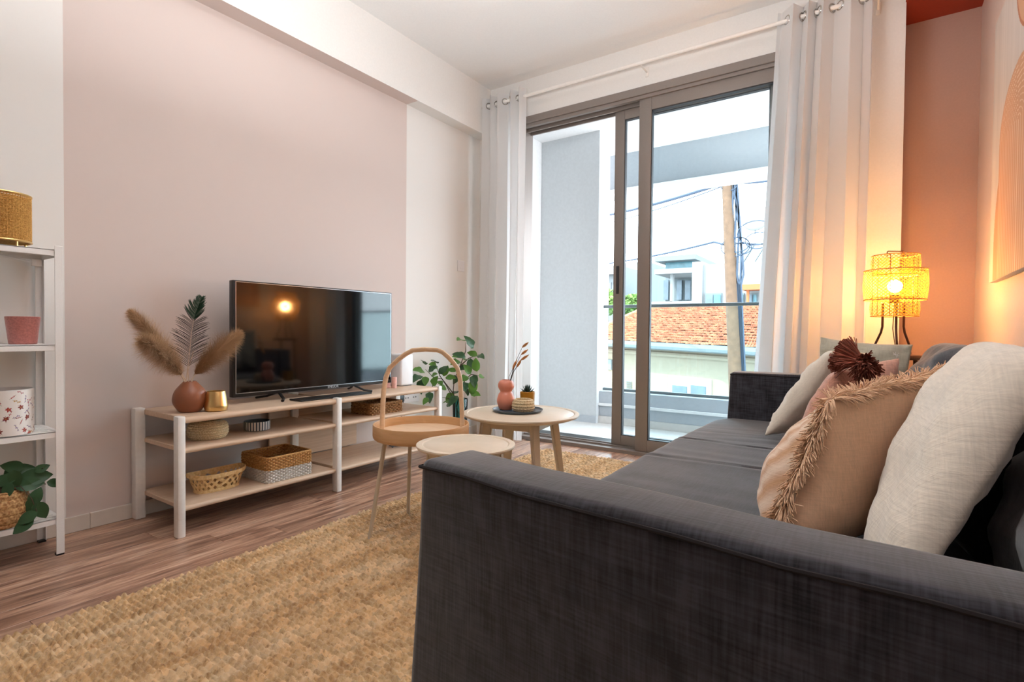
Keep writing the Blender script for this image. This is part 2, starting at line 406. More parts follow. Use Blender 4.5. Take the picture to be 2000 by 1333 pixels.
def sash(x0, x1, y0, sw, y1=None, hnd=None):
    y1 = y0+.042; z0, z1 = .03, 2.592
    s = B(); s.box(x0, x0+sw, y0, y1, z0, z1, .004, 2); s.box(x1-sw, x1, y0, y1, z0, z1, .004, 2)
    s.box(x0+sw, x1-sw, y0, y1, z0, z0+.085, .004, 2); s.box(x0+sw, x1-sw, y0, y1, z1-.095, z1, .004, 2)
    so = s.build('sash', 'alu', door)
    g = B(); t = .006; xa, xb, za, zb = x0+sw, x1-sw, z0+.085, z1-.095
    g.box(xa, xa+t, y0+.004, y1-.004, za, zb); g.box(xb-t, xb, y0+.004, y1-.004, za, zb); g.box(xa, xb, y0+.004, y1-.004, za, za+t); g.box(xa, xb, y0+.004, y1-.004, zb-t, zb)
    g.build('gasket', 'alu_dark', so)
    B().poly([(xa, y0+.02, za), (xb, y0+.02, za), (xb, y0+.02, zb), (xa, y0+.02, zb)], [(0, 1, 2, 3)]).build('glass', 'glass', so)
    return so
s2 = sash(-1.44, -.455, YW+.012, .092)
s1 = sash(-1.655, -.505, YW+.078, .078)
hb = B(); hb.box(-1.63, -1.607, YW+.071, YW+.079, 1.19, 1.40, .003, 2); hb.box(-1.626, -1.611, YW+.068, YW+.072, 1.20, 1.39, .001, 1)
hb.build('handle', 'alu_dark', s1, label='dark recessed door handle')

# ------------------------------------------------------------------ balcony
struct(B().box(-3.6, .015, YW+.2, 5.2, -.15, -.01).build('balcony_floor', 'balfloor', origin=(0, 0, 0)))
struct(B().box(-2.935, -2.27, 4.842, 5.10, -.05, 2.9).build('pillar', 'concrete', origin=(0, 0, 0)))
struct(B().box(-2.935, -2.272, 4.832, 4.842, -.01, .062).build('baseboard_balcony', 'balgrey', origin=(0, 0, 0)))
struct(B().box(-3.2, -2.937, YW+.2, 5.10, -.05, 2.9).build('wall_balcony', 'balwhite', origin=(0, 0, 0)))
struct(B().box(-3.4, .015, YW+.2, 5.95, 2.888, 3.1).build('ceiling_balcony', 'balwhite', origin=(0, 0, 0)))
struct(B().box(-3.4, 1.6, 5.62, 5.9, 2.50, 2.888).build('beam', 'beamgrey', origin=(0, 0, 0)))
struct(B().box(-3.4, 1.6, 5.60, 5.92, 2.45, 2.50, .004, 1).build('trim_3', 'balwhite', origin=(0, 0, 0)))
b = B(); b.box(-2.27, 1.2, 4.90, 5.10, -.05, .31, .004, 1); pp = struct(b.build('wall_parapet', 'balgrey', origin=(0, 0, 0)))
B().box(-2.27, 1.2, 4.882, 4.90, -.01, .06, .002, 1).build('skirting', 'balfloor', pp)
B().box(-2.27, 1.2, 4.87, 4.90, .165, .19, .002, 1).build('ledge', 'balwhite', pp)
t = thing('glass_balustrade', 'clear glass balustrade with grey steel handrail on the balcony parapet', 'railing', (-.5, 5.0, .31))
B().poly([(-2.26, 5.0, .32), (1.2, 5.0, .32), (1.2, 5.0, 1.14), (-2.26, 5.0, 1.14)], [(0, 1, 2, 3)]).build('glass_panel', 'glass_bal', t)
B().box(-2.27, 1.2, 4.98, 5.02, 1.14, 1.17, .006, 2).build('handrail', 'steel', t)
B().box(-2.27, 1.2, 4.985, 5.015, .31, .335, .003, 1).build('base_channel', 'steel', t)

# ------------------------------------------------------------------ street beyond
struct(B().box(-70, 40, 6.4, 90, -3.4, -3.2).build('street', 'street', origin=(0, 0, 0)))
def V3(a): return Vector(tuple(a))
hs_ = thing('house', 'low cream house with an orange tiled roof across the street', 'house', tuple(at(1330, 700, 13))[:2]+(-3.2,))
EL, ER, RL, RR = [V3(p) for p in (at(1130, 664, 14.2), at(1560, 688, 12.9), at(1262, 605, 17.2), at(1560, 600, 16.6))]
# tiles: rows of curved pans, some 1,900 of them
vs, fs = [], []; NR, NC = 17, 90
def rp(u, v):
    a = EL.lerp(ER, u); b_ = RL.lerp(RR, u); return a.lerp(b_, v)
nrm = (ER-EL).cross(RL-EL).normalized()
if nrm.z < 0: nrm = -nrm
for j in range(NR):
    for i in range(NC):
        u0, u1 = i/NC, (i+1)/NC; v0, v1 = j/NR, (j+1.08)/NR; k = len(vs); jt = R_.uniform(-.01, .02)
        for (uu, h) in ((u0, 0), (u0*.7+u1*.3, .05), (u0*.35+u1*.65, .055), (u1, 0)):
            for vv, hh in ((v0, .06+jt), (v1, .0)):
                vs.append(rp(uu, vv)+nrm*(h+hh))
        for q in range(3): fs.append((k+2*q, k+2*q+2, k+2*q+3, k+2*q+1))
        fs.append((k, k+2, k+4, k+6))
L0 = Vector(hs_.location)
fastmesh('roof_tiles', [v_-L0 for v_ in vs], fs, 'tile', hs_, smooth=False, kind='stuff')
b = B(); d = Vector((0, .25, 0)); b.poly([EL+d*0, ER, RR, RL], [(0, 1, 2, 3)])
b.tube([RL+nrm*.05, RR+nrm*.05], .09, 8); b.tube([EL+nrm*.05, RL+nrm*.05], .08, 8)
b.build('roof_deck', 'tile', hs_)
b = B(); p0, p1 = EL.copy(), ER.copy(); dn = Vector((0, 0, -1)); bk = Vector((.1, .5, 0))
q0, q1 = p0+bk, p1+bk
b.poly([q0, q1, q1+dn*3.9, q0+dn*3.9, q0+Vector((1, 4, 0)), q0+Vector((1, 4, -3.9))], [(0, 1, 2, 3), (0, 3, 5, 4)])
b.build('house_wall', 'house', hs_)
b = B(); b.tube([p0+dn*.05, p1+dn*.05], .10, 8); b.build('gutter', 'bldg2', hs_)
b = B(); b.tube([q0+dn*.28+Vector((0, -.12, 0)), q1+dn*.28+Vector((0, -.12, 0))], .06, 6); b.build('cornice', 'house', hs_)
def wallpt(px, py):            # a point on the house wall
    n_ = (q1-q0).cross(dn).normalized(); d_ = V3((px-1000)/F_PX*_r-(py-666.5)/F_PX*_u+_f); c_ = V3(CAMP)
    return c_+d_*((q0-c_).dot(n_)/d_.dot(n_))
wx = (q1-q0).normalized(); wn = wx.cross(Vector((0, 0, 1))).normalized()
if wn.y > 0: wn = -wn
def wallbox(b, a, c_, t0, t1):
    A, C_ = wallpt(*a), wallpt(*c_); x0, x1 = (A-q0).dot(wx), (C_-q0).dot(wx); z0, z1 = C_.z, A.z
    T = bmesh.new(); bmesh.ops.create_cube(T, size=1)
    o_ = q0.copy(); o_.z = 0
    mt = Matrix(((wx.x, wn.x, 0, 0), (wx.y, wn.y, 0, 0), (wx.z, 0, 1, 0), (0, 0, 0, 1)))
    ctr = o_+wx*((x0+x1)/2)+wn*((t0+t1)/2); ctr.z = (z0+z1)/2
    b.merge(T, 0, Matrix.Translation(ctr) @ mt @ Matrix.Diagonal((abs(x1-x0), t1-t0, z1-z0, 1)))
b = B(); wallbox(b, (1306, 734), (1386, 800), 0, .06); wn_ = b.build('window', 'balwhite', hs_)
for a, c_ in (((1314, 752), (1341, 800)), ((1350, 752), (1378, 800))):
    b = B(); wallbox(b, a, c_, .05, .09); b.build('pane', 'winpane', wn_)
b = B()
for k in range(6): wallbox(b, (1222, 745+k*3.4), (1233, 746.8+k*3.4), 0, .05)
b.build('vent', 'bldg2', hs_)
b = B(); wallbox(b, (1186, 702), (1197, 722), 0, .12); b.build('meter_box', 'bldg2', hs_)
# utility pole with its cables
pb, pt = at(1438, 760, 10.0), at(1419, 337, 10.0)
pole = thing('utility_pole', 'weathered wooden utility pole with blue cable bundle in front of the house', 'utility pole', (pb[0], 10, -3.2))
d = V3(pt)-V3(pb); base = V3(pt)-d*((pt[2]+3.2)/d.z)
B().tube([base, V3(pb), V3(pt)], [.15, .125, .085], 14).build('post', 'pole', pole)
b = B()
for k in range(5):
    pts = []
    for i in range(22):
        s_ = i/21; p = V3(pb).lerp(V3(pt), s_); w_ = .10+.03*k*.5+.05*math.sin(s_*7+k)*(s_ > .5)
        pts.append(p+Vector((w_, -.03, 0)))
    b.tube(pts, .02, 5)
b.build('cable_bundle', 'cable', pole)
b = B()
for px, py, rr in ((1442, 478, .18), (1436, 482, .24), (1450, 485, .15), (1476, 455, .3), (1480, 470, .2), (1424, 362, .14)):
    c_ = V3(at(px, py, 9.95)); b.tube([c_+Vector((rr*math.cos(a), 0, rr*.7*math.sin(a))) for a in [i*2*PI/18 for i in range(18)]], .009, 5, True)
b.build('cable_coil', 'cable', pole, kind='stuff')
b = B(); c_ = V3(at(1419, 357, 9.93)); b.tube([c_+Vector((-.25, 0, -.05)), c_+Vector((.45, 0, .06))], .03, 6); b.tube([c_+Vector((.2, 0, 0)), c_+Vector((.2, 0, .28))], .02, 5)
b.build('crossbar', 'steel', pole)
def sag(a, c_, s_, n=14): return [V3(a).lerp(V3(c_), i/n)+Vector((0, 0, -s_*4*(i/n)*(1-i/n))) for i in range(n+1)]
for lab, pts, r_ in (('thick overhead cable running left from the pole top', sag(at(1100, 432, 14), at(1412, 358, 10), .12), .032),
                     ('thin overhead wire just under the thick pole-top cable', sag(at(1100, 452, 14), at(1412, 364, 10), .12), .010),
                     ('lower overhead wire meeting the pole at half height', sag(at(1100, 522, 14), at(1395, 473, 10.2), .10)+[V3(at(1414, 478, 10))], .02),
                     ('overhead cable running right from the pole top behind the curtain', sag(at(1424, 358, 10), at(1620, 330, 10), .06), .022),
                     ('lower overhead wire running right from the pole', sag(at(1436, 475, 10), at(1620, 462, 10), .06), .012)):
    tag(B().tube(pts, r_, 6).build('overhead_wire', 'cable'), lab, 'wire')
# buildings far behind
def pxbox(b, x0, y0, x1, y1, Y, dep, bev=0):
    a, c_ = at(x0, y0, Y), at(x1, y1, Y); b.box(a[0], c_[0], Y, Y+dep, min(a[2], c_[2]), max(a[2], c_[2]), bev, 1); return b
t = thing('apartment_building', 'distant white flat-roofed building with blue-green glass penthouse', 'building', (at(1310, 600, 36)[0], 40, -3.2))
pxbox(B(), 1268, 590, 1362, 760, 36, 8).build('podium', 'bldg', t)
pxbox(B(), 1300, 534, 1352, 592, 39, 5).build('wall', 'bldg2', t)
pxbox(pxbox(B(), 1278, 527, 1358, 532, 35.5, 9), 1309, 532, 1313, 590, 36, .4).build('roof_slab', 'bldg', t)
pxbox(B(), 1300, 506, 1354, 527, 37, 5).build('penthouse', 'bglass', t)
pxbox(B(), 1278, 502, 1358, 506, 36, 7).build('roof', 'bldg2', t)
for x in (1296, 1322, 1338): pxbox(B(), x, 548, x+9, 586, 38.7, .2).build('window', 'winpane', t)
t = thing('white_house', 'large plain white block beside the utility pole', 'building', (at(1430, 600, 26)[0], 28, -3.2))
pxbox(pxbox(B(), 1352, 512, 1368, 760, 25.8, 6), 1367, 518, 1640, 760, 26, 8).build('wall', 'bldg', t)
for x0, x1 in ((1377, 1409), (1441, 1453), (1461, 1479)):
    w_ = pxbox(B(), x0, 573, x1, 602, 25.9, .12).build('window', 'bldg2', t); pxbox(B(), x0+2, 576, (x0+x1)/2-1, 602, 25.85, .06).build('pane', 'winpane', w_); pxbox(B(), (x0+x1)/2+1, 576, x1-2, 602, 25.85, .06).build('pane', 'bglass', w_)
b = B(); pxbox(b, 1449, 556, 1500, 565, 25, .9); pxbox(b, 1458, 565, 1462, 600, 25.2, .15)
tag(b.build('pergola', 'pergola'), 'small orange wooden pergola on the white block', 'pergola')
b = B()
for k in range(3):
    a = V3(at(1432+k*22, 512, 27)); c_ = V3(at(1452+k*22, 512, 27)); e = Vector((.25, 1.2, .95)); b.poly([a, c_, c_+e, a+e, a+Vector((0, .06, -.05)), c_+Vector((0, .06, -.05)), c_+e+Vector((0, .06, -.05)), a+e+Vector((0, .06, -.05))], [(0, 1, 2, 3), (4, 5, 6, 7), (0, 1, 5, 4), (3, 2, 6, 7)])
tag(b.build('solar_panel', 'bldg2'), 'grey solar water panels on the white block roof', 'solar panel')
c_ = at(1475, 425, 31)
b = B(); T = bmesh.new(); bmesh.ops.create_uvsphere(T, u_segments=20, v_segments=12, radius=.72); b.merge(T, 0, Matrix.Translation(V3(c_)) @ Matrix.Diagonal((1, .35, 1, 1)))
b.tube([V3(c_)+Vector((0, .1, -.5)), V3(at(1475, 530, 31.2))], .05, 6)
tag(b.build('satellite_dish', 'bldg'), 'white round satellite dish on a mast above the roofs', 'satellite dish')
for lab, x0, x1, y0, y1, Y in (('distant pale block seen between door frame and column', 1150, 1205, 522, 760, 40), ('distant stepped white block left of the glass penthouse', 1213, 1262, 515, 760, 50)):
    t = thing('distant_block', lab, 'building', (at((x0+x1)/2, 600, Y)[0], Y, -3.2))
    pxbox(B(), x0, y0, x1, y1, Y, 8).build('wall', 'bldg2', t)
    pxbox(B(), x0-3, y0+10, x1+2, y0+13, Y-.6, 1).build('cornice', 'bldg', t)
    for k in range(3): pxbox(B(), x0+6+k*15, y0+30, x0+13+k*15, y0+48, Y-.1, .2).build('window', 'winpane', t)
for lab, px, py, Y, rr in (('small green tree behind the roof near the column', 1185, 590, 24, .9), ('small green tree showing through the narrow glass', 1236, 596, 27, .8)):
    t = thing('garden_tree', lab, 'tree', (at(px, py, Y)[0], Y, -3.2)); vs, fs = [], []; c_ = at(px, py, Y)
    for k in range(900):
        dv = Vector((R_.gauss(0, 1), R_.gauss(0, 1), R_.gauss(0, 1))).normalized()*rr*R_.random()**.4; p = V3(c_)+Vector((dv.x, dv.y, dv.z*.7))-Vector(t.location)
        a = Vector((R_.uniform(-1, 1), R_.uniform(-1, 1), R_.uniform(-1, 1))).normalized()*.09; e = a.orthogonal(); n0 = len(vs); vs += [p-a, p+e, p+a, p-e]; fs.append((n0, n0+1, n0+2, n0+3))
    fastmesh('foliage', vs, fs, 'tree', t, smooth=False, kind='stuff')
    B().tube([(t.location.x, Y, -3.2), (c_[0], Y, c_[2]-.2)], .12, 8).build('trunk', 'pole', t)

# ================================================================== RUGS
def rug(name, x0, x1, y0, y1, res, seed, label, pitch=.0195):
    rs = np.random.RandomState(seed)
    nx, ny = int((x1-x0)/res), int((y1-y0)/res)
    xs = np.linspace(0, x1-x0, nx); ys = np.linspace(0, y1-y0, ny)
    X, Y = np.meshgrid(xs, ys, indexing='ij')
    wob = .0035*np.sin(X*9+seed)+.002*np.sin(X*31)+.002*np.sin(Y*17)
    row = (Y+wob)/pitch; ri = np.floor(row).astype(int); rf = row-ri
    off = rs.rand(ri.max()-ri.min()+3)*3
    ll = .026
    col = X/ll+off[ri-ri.min()]+.35*(rf-.5); ci = np.floor(col).astype(int); cf = col-ci
    amp = .75+.5*rs.rand(ri.max()-ri.min()+3, ci.max()-ci.min()+3)[ri-ri.min(), ci-ci.min()]
    Z = .003+.018*amp*np.sqrt(np.clip(np.sin(PI*rf), 0, 1))*(.42+.58*np.sqrt(np.clip(np.sin(PI*cf), 0, 1)))
    Z += .0012*rs.randn(*Z.shape)
    edge = np.minimum(np.minimum(X, xs[-1]-X), np.minimum(Y, ys[-1]-Y)); Z *= np.clip(edge/.012, 0, 1)**.5
    tone = .74+.46*rs.rand(ri.max()-ri.min()+3, ci.max()-ci.min()+3)[ri-ri.min(), ci-ci.min()]
    X2 = X+.006*np.sin(ri*2.1)*(X < .02)
    vs = np.stack([X2-(x1-x0)/2, Y-(y1-y0)/2, Z], -1).reshape(-1, 3)
    idx = np.arange(nx*ny).reshape(nx, ny)
    f = np.stack([idx[:-1, :-1], idx[1:, :-1], idx[1:, 1:], idx[:-1, 1:]], -1).reshape(-1, 4)
    me = bpy.data.meshes.new(name); me.vertices.add(len(vs)); me.vertices.foreach_set('co', vs.ravel())
    me.loops.add(f.size); me.loops.foreach_set('vertex_index', f.ravel().astype(np.int32))
    me.polygons.add(len(f)); me.polygons.foreach_set('loop_start', np.arange(0, f.size, 4, dtype=np.int32)); me.update(calc_edges=True)
    me.polygons.foreach_set('use_smooth', [True]*len(f)); me.materials.append(M['jute'])
    tc_ = np.ones((nx*ny, 4), np.float32); tc_[:, 0] = tone.ravel(); tc_[:, 1] = tone.ravel()*.985; tc_[:, 2] = tone.ravel()*.96
    me.color_attributes.new('tone', 'FLOAT_COLOR', 'POINT').data.foreach_set('color', tc_.ravel())
    o = bpy.data.objects.new(name, me); COL.objects.link(o); o.location = ((x0+x1)/2, (y0+y1)/2, 0)
    tag(o, label, 'rug'); return o
rug('jute_rug', -2.045, -.50, -.9, 1.482, .0048, 3, 'chunky braided jute rug nearest the sofa arm and tray table')
rug('jute_rug', -2.05, -.50, 1.486, 3.46, .0058, 8, 'paler jute rug under the tables reaching towards the sliding door')

# ================================================================== TV STAND
t = thing('tv_stand', 'low media stand with pale wood shelves and six white posts', 'tv stand', (-2.655, 1.9, 0))
for y in (1.08, 1.89, 2.715):
    B().box(-2.475, -2.43, y-.016, y+.016, 0, .522, .006, 2).build('leg', 'legwhite', t)
    B().box(-2.885, -2.835, y-.022, y+.022, 0, .522, .006, 2).build('leg', 'legwhite', t)
for (z0, z1) in ((.488, .515), (.358, .380), (.107, .129)):
    for (ya, yb) in ((1.096, 1.874), (1.906, 2.70)):
        b = B()
        b.box(-2.868, -2.452, ya, yb, z0+.001, z1, .003, 1)
        zc, rr = (z0+z1)/2, (z1-z0)/2
        b.tube([(-2.452, ya-.004, zc), (-2.452, yb+.004, zc)], rr, 12); b.tube([(-2.866, ya-.004, zc), (-2.866, yb+.004, zc)], rr, 12)
        b.build('shelf', 'ash', t)
    B().tube([(-2.866, 1.1005, (z0+z1)/2), (-2.866, 1.104, (z0+z1)/2)], .0155, 12).build('collar', 'stem', t)
B().box(-2.872, -2.858, 1.735, 2.36, .135, .486, .002, 1).build('back_panel', 'ash', t)

# ================================================================== TELEVISION
t = thing('television', 'black flat television standing on the media stand', 'television', (-2.68, 1.95, .515))
x0 = -2.66; ya, yb, za, zb = 1.427, 2.475, .549, 1.145
B().box(-2.70, x0, ya, yb, za, zb, .004, 2).box(-2.735, -2.70, ya+.15, yb-.15, za+.03, zb-.2, .01, 2).build('housing', 'black', t)
B().box(x0-.001, x0+.0012, ya+.016, yb-.012, za+.022, zb-.010).build('screen', 'screen', t)
b = B(); s_ = .0035
for (a, c_, d_, e) in ((ya+.012, ya+.012+s_, za+.018, zb-.006), (yb-.012+.0, yb-.012+s_, za+.018, zb-.006), (ya+.012, yb-.01, za+.018, za+.018+s_), (ya+.012, yb-.01, zb-.009, zb-.006)):
    b.box(x0-.001, x0+.002, a, c_, d_, e)
b.build('trim', 'silver', t)
for y, sg in ((1.665, -1), (2.20, 1)):
    B().tube([(-2.56, y-.03*sg*-1, .521), (-2.60, y, .527), (-2.68, y-.02*sg, .556)], .009, 8, flat=.7).tube([(-2.80, y+.04*sg, .521), (-2.74, y+.01*sg, .532), (-2.68, y-.02*sg, .556)], .009, 8, flat=.7).build('foot', 'black', t)
fc = bpy.data.curves.new('logo', 'FONT'); fc.body = 'ENGOR'; fc.size = .022; fc.extrude = .0004; fc.align_x = 'CENTER'
fo = bpy.data.objects.new('logo', fc); COL.objects.link(fo)
dg = bpy.context.evaluated_depsgraph_get(); me = bpy.data.meshes.new_from_object(fo.evaluated_get(dg)); bpy.data.objects.remove(fo)
me.materials.clear(); me.materials.append(M['print_ink'])
t.rotation_euler = (0, 0, math.radians(-1.1))
lo = bpy.data.objects.new('logo', me); COL.objects.link(lo); lo.parent = t
lo.matrix_local = Matrix.Translation(Vector((x0+.001, 2.02, za+.004))-Vector(t.location)) @ Matrix(((0, 0, 1, 0), (1, 0, 0, 0), (0, 1, 0, 0), (0, 0, 0, 1)))
tag(B().box(-2.595, -2.49, 1.69, 2.17, .5155, .524, .002, 1).build('black_slab', 'black'), 'thin flat black slab lying under the television between its feet', 'media box')  # plain dark slab filling the gap between the feet

# small things at the right end of the stand
b = B(); b.box(-2.80, -2.655, 2.565, 2.685, .5185, .735, .014, 3)
t = thing('speaker', 'white upright box speaker right of the television', 'speaker', (-2.73, 2.62, .515)); b.build('body', 'whiteplastic', t)
B().box(-2.79, -2.665, 2.575, 2.675, .5155, .519).build('base', 'black', t)
tag(B().box(-2.69, -2.655, 2.43, 2.475, .5155, .572, .003, 1).build('pink_box', 'pink_wax'), 'little pink box at the lower right corner of the television', 'box')
tag(B().lathe([(0, 0), (.017, 0), (.0175, .002), (.0175, .07), (.015, .072), (0, .072)], (-2.625, 2.475, .5155), 20).build('candle', 'pink_wax'), 'slim pale pink pillar candle between television and white speaker', 'candle')
# socket and switch on the wall
t = thing('power_socket', 'white double wall socket behind the media stand', 'power socket', (XL, 2.88, .40))
B().box(XL, XL+.010, 2.80, 2.97, .355, .455, .003, 2).build('plate', 'whiteplastic', t)
B().box(XL, XL+.010, 2.69, 2.79, .355, .455, .003, 2).build('plate', 'whiteplastic', t)
b = B()
for y in (2.845, 2.925):
    for dy, dz in ((0, .02), (-.012, -.008), (.012, -.008)): b.box(XL+.0095, XL+.0112, y+dy-.003, y+dy+.003, .40+dz-.005, .40+dz+.005)
b.build('pin_hole', 'black', t, kind='stuff')
t = thing('power_plug', 'black plug with cable in the wall socket', 'plug', (XL+.02, 2.76, .38))
B().box(XL+.011, XL+.05, 2.73, 2.785, .37, .425, .01, 2).build('body', 'black', t)
B().tube([(XL+.05, 2.757, .385), (XL+.07, 2.757, .36), (XL+.06, 2.72, .2), (XL+.06, 2.70, .08)], .003, 6).build('cord', 'black', t)
b = B()
for k in range(5): b.tube([(-2.60+.03*math.sin(i*.9+k*2), 2.45+.028*i-.01*k, .139+.010*math.sin(i+k)*.5+.004) for i in range(9)], .004, 6)
tag(b.build('cable_heap', 'bluegrey'), 'small heap of grey cables on the lowest right shelf', 'cable')
t = thing('light_switch', 'white light switch beside the left curtain', 'light switch', (XL, 3.47, 1.44))
B().box(XL, XL+.008, 3.425, 3.513, 1.398, 1.488, .002, 1).build('plate', 'whiteplastic', t)
B().box(XL+.006, XL+.012, 3.455, 3.483, 1.42, 1.466, .002, 1).build('rocker', 'whiteplastic', t)

# ================================================================== shared makers
def onz(px, py, z):
    d = (px-1000)/F_PX*_r-(py-666.5)/F_PX*_u+_f
    return CAMP+d*((z-CAMP[2])/d[2])
RIGHT = Vector((_cy, -_sy, 0)); FWD = Vector((_sy, _cy, 0))
def frame(d, up=(0, 0, 1)):            # rotation whose +y axis runs along d
    y = Vector(d).normalized(); u_ = Vector(up); x = y.cross(u_)
    if x.length < 1e-4: x = y.cross(Vector((1, 0, 0)))
    x.normalize(); z = x.cross(y)
    return Matrix(((x.x, y.x, z.x), (x.y, y.y, z.y), (x.z, y.z, z.z)))
def leaf_mesh(name, L, Wd, mat, fold=.25, curl=.25, n=7, wavy=0):
    vs, fs = [], []
    for i in range(n+1):
        s_ = i/n; w_ = Wd/2*math.sin(PI*min(1, s_**.8*1.0))**.75 if 0 < i < n else .001
        z = -curl*L*s_*s_
        for j, q in enumerate((-1, -.5, 0, .5, 1)):
            vs.append((q*w_, s_*L, z+abs(q)*w_*fold+wavy*math.sin(s_*14+q*3)*w_*.25))
    for i in range(n):
        for j in range(4): a = i*5+j; fs.append((a, a+1, a+6, a+5))
    me = bpy.data.meshes.new(name); me.from_pydata(vs, [], fs); me.polygons.foreach_set('use_smooth', [True]*len(fs)); me.materials.append(M[mat]); return me
def put_leaf(me, parent, p, d, up, sc=1.0):
    o = bpy.data.objects.new('leaf', me); COL.objects.link(o); o.parent = parent
    mt = frame(d, up).to_4x4(); mt.translation = Vector(p)-parent.location
    o.matrix_local = mt @ Matrix.Scale(sc, 4); return o
def woven_lathe(prof, c, nrow, ncol, amp, seg=160, twist=.5, diag=0.0):
    """a body of revolution with woven lumps in its wall; prof: list of (r, z) sampled finely"""
    P = []; n = len(prof)
    for i, (r, z) in enumerate(prof):
        row = []
        for k in range(seg):
            a = 2*PI*k/seg; rr = i/(n-1)*nrow
            ph = a/(2*PI)*ncol+diag*rr
            h = abs(math.sin(PI*rr))**.6*(.5+.5*abs(math.sin(PI*(ph+twist*math.floor(rr)))))
            row.append((c[0]+(r+amp*h)*math.cos(a), c[1]+(r+amp*h)*math.sin(a), c[2]+z))
        P.append(row)
    return P
def curve_prof(pts, n):
    """smooth (r, z) profile through control points"""
    out = []; m_ = len(pts)
    for i in range(n+1):
        s_ = i/n*(m_-1); k = min(int(s_), m_-2); f = s_-k
        p0, p1, p2, p3 = pts[max(k-1, 0)], pts[k], pts[k+1], pts[min(k+2, m_-1)]
        q = []
        for a in (0, 1):
            q.append(.5*((2*p1[a])+(-p0[a]+p2[a])*f+(2*p0[a]-5*p1[a]+4*p2[a]-p3[a])*f*f+(-p0[a]+3*p1[a]-3*p2[a]+p3[a])*f**3))
        out.append((max(q[0], 0), q[1]))
    return out

# ================================================================== TRAY TABLE
cx, cy = -1.66, 1.73; cc = Vector((cx, cy, 0))
t = thing('tray_table', 'small round wooden tray table with hoop handle and thin pale legs', 'side table', (cx, cy, .015))
zt = .487
B().lathe([(0, .428), (.196, .428), (.203, .424), (.209, .430), (.211, .44), (.211, .482), (.2095, zt), (.2055, zt), (.204, .482), (.203, .449), (0, .449)], (cx, cy, 0), 72).build('tray', 'birch', t)
B().lathe([(0, .4495), (.2025, .4495), (.2025, .4505), (0, .4505)], (cx, cy, 0), 64).build('tray_floor', 'ash_x', t)
hp = [(743, 848), (744, 834), (745, 790), (747, 762), (751, 738), (758, 720), (775, 703), (790, 692), (803, 685), (827, 683), (850, 684), (861, 688), (872, 697), (884, 710), (891, 720), (896, 740), (898, 765), (900, 800), (901, 830), (901.5, 846)]
pts = [cc+RIGHT*((px-821)/F_PX*2.36)+Vector((0, 0, .9-(py-645.5)*2.36/F_PX)) for px, py in hp]
B().tube(pts, .0125, 12, flat=.7).build('handle', 'ash_x', t)
for fx, fy in ((-1.752, 1.516), (-1.83, 1.82), (-1.455, 1.845)):
    tp = cc+(Vector((fx, fy, 0))-cc).normalized()*.165
    B().tube([(tp.x, tp.y, .43), (tp.x*.4+fx*.6, tp.y*.4+fy*.6, .18), (fx, fy, .014)], [.0095, .0095, .008], 12).build('leg', 'beige_metal', t)

# ================================================================== NEST TABLES
def round_table(name, label, c, R, zt, a0, rtop, rfoot):
    t = thing(name, label, 'coffee table', (c[0], c[1], .014), 'pair of round cream tables')
    B().lathe([(0, zt-.022), (R-.03, zt-.022), (R-.004, zt-.012), (R, zt-.006), (R-.001, zt-.001), (R-.006, zt), (R-.022, zt), (R-.026, zt-.003), (R-.030, zt-.003), (R-.034, zt-.0005), (0, zt-.0005)], (c[0], c[1], 0), 72).build('tabletop', 'cream', t)
    b = B(); s_ = R*.6; zz = zt-.047
    for k in range(4):
        a = math.radians(a0+90*k); ca, sa = math.cos(a), math.sin(a)
        T = bmesh.new(); bmesh.ops.create_cube(T, size=1, matrix=Matrix.Rotation(a+PI/4, 4, 'Z') @ Matrix.Diagonal((.018, rtop*1.32, .045, 1)))
        bmesh.ops.bevel(T, geom=T.edges[:], offset=.003, segments=1, affect='EDGES')
        mx_, my_ = c[0]+rtop*.7*math.cos(a+PI/4), c[1]+rtop*.7*math.sin(a+PI/4)
        b.merge(T, 0, Matrix.Translation((mx_, my_, zz)))
    b.build('apron', 'cream', t)
    for k in range(4):
        a = math.radians(a0+90*k); ca, sa = math.cos(a), math.sin(a); T = bmesh.new()
        bmesh.ops.create_cube(T, size=1)
        for v_ in T.verts:
            top = v_.co.z > 0; w_ = .040 if top else .026; rr = rtop if top else rfoot
            x, y = v_.co.x*w_, v_.co.y*w_
            v_.co = Vector((c[0]+ca*(rr+x)-sa*y, c[1]+sa*(rr+x)+ca*y, zt-.023 if top else .013))
        bmesh.ops.bevel(T, geom=T.edges[:], offset=.005, segments=2, affect='EDGES')
        B().merge(T).build('leg', 'cream', t)
    return t
BT = (-1.45, 2.217); BZ = .495
round_table('coffee_table', 'large round cream coffee table holding the dark tray and pink vase', BT, .29, BZ, -36, .175, .245)
round_table('coffee_table', 'smaller round cream table between sofa arm and wooden tray table', (-1.257, 1.548), .185, .478, 20, .12, .165)

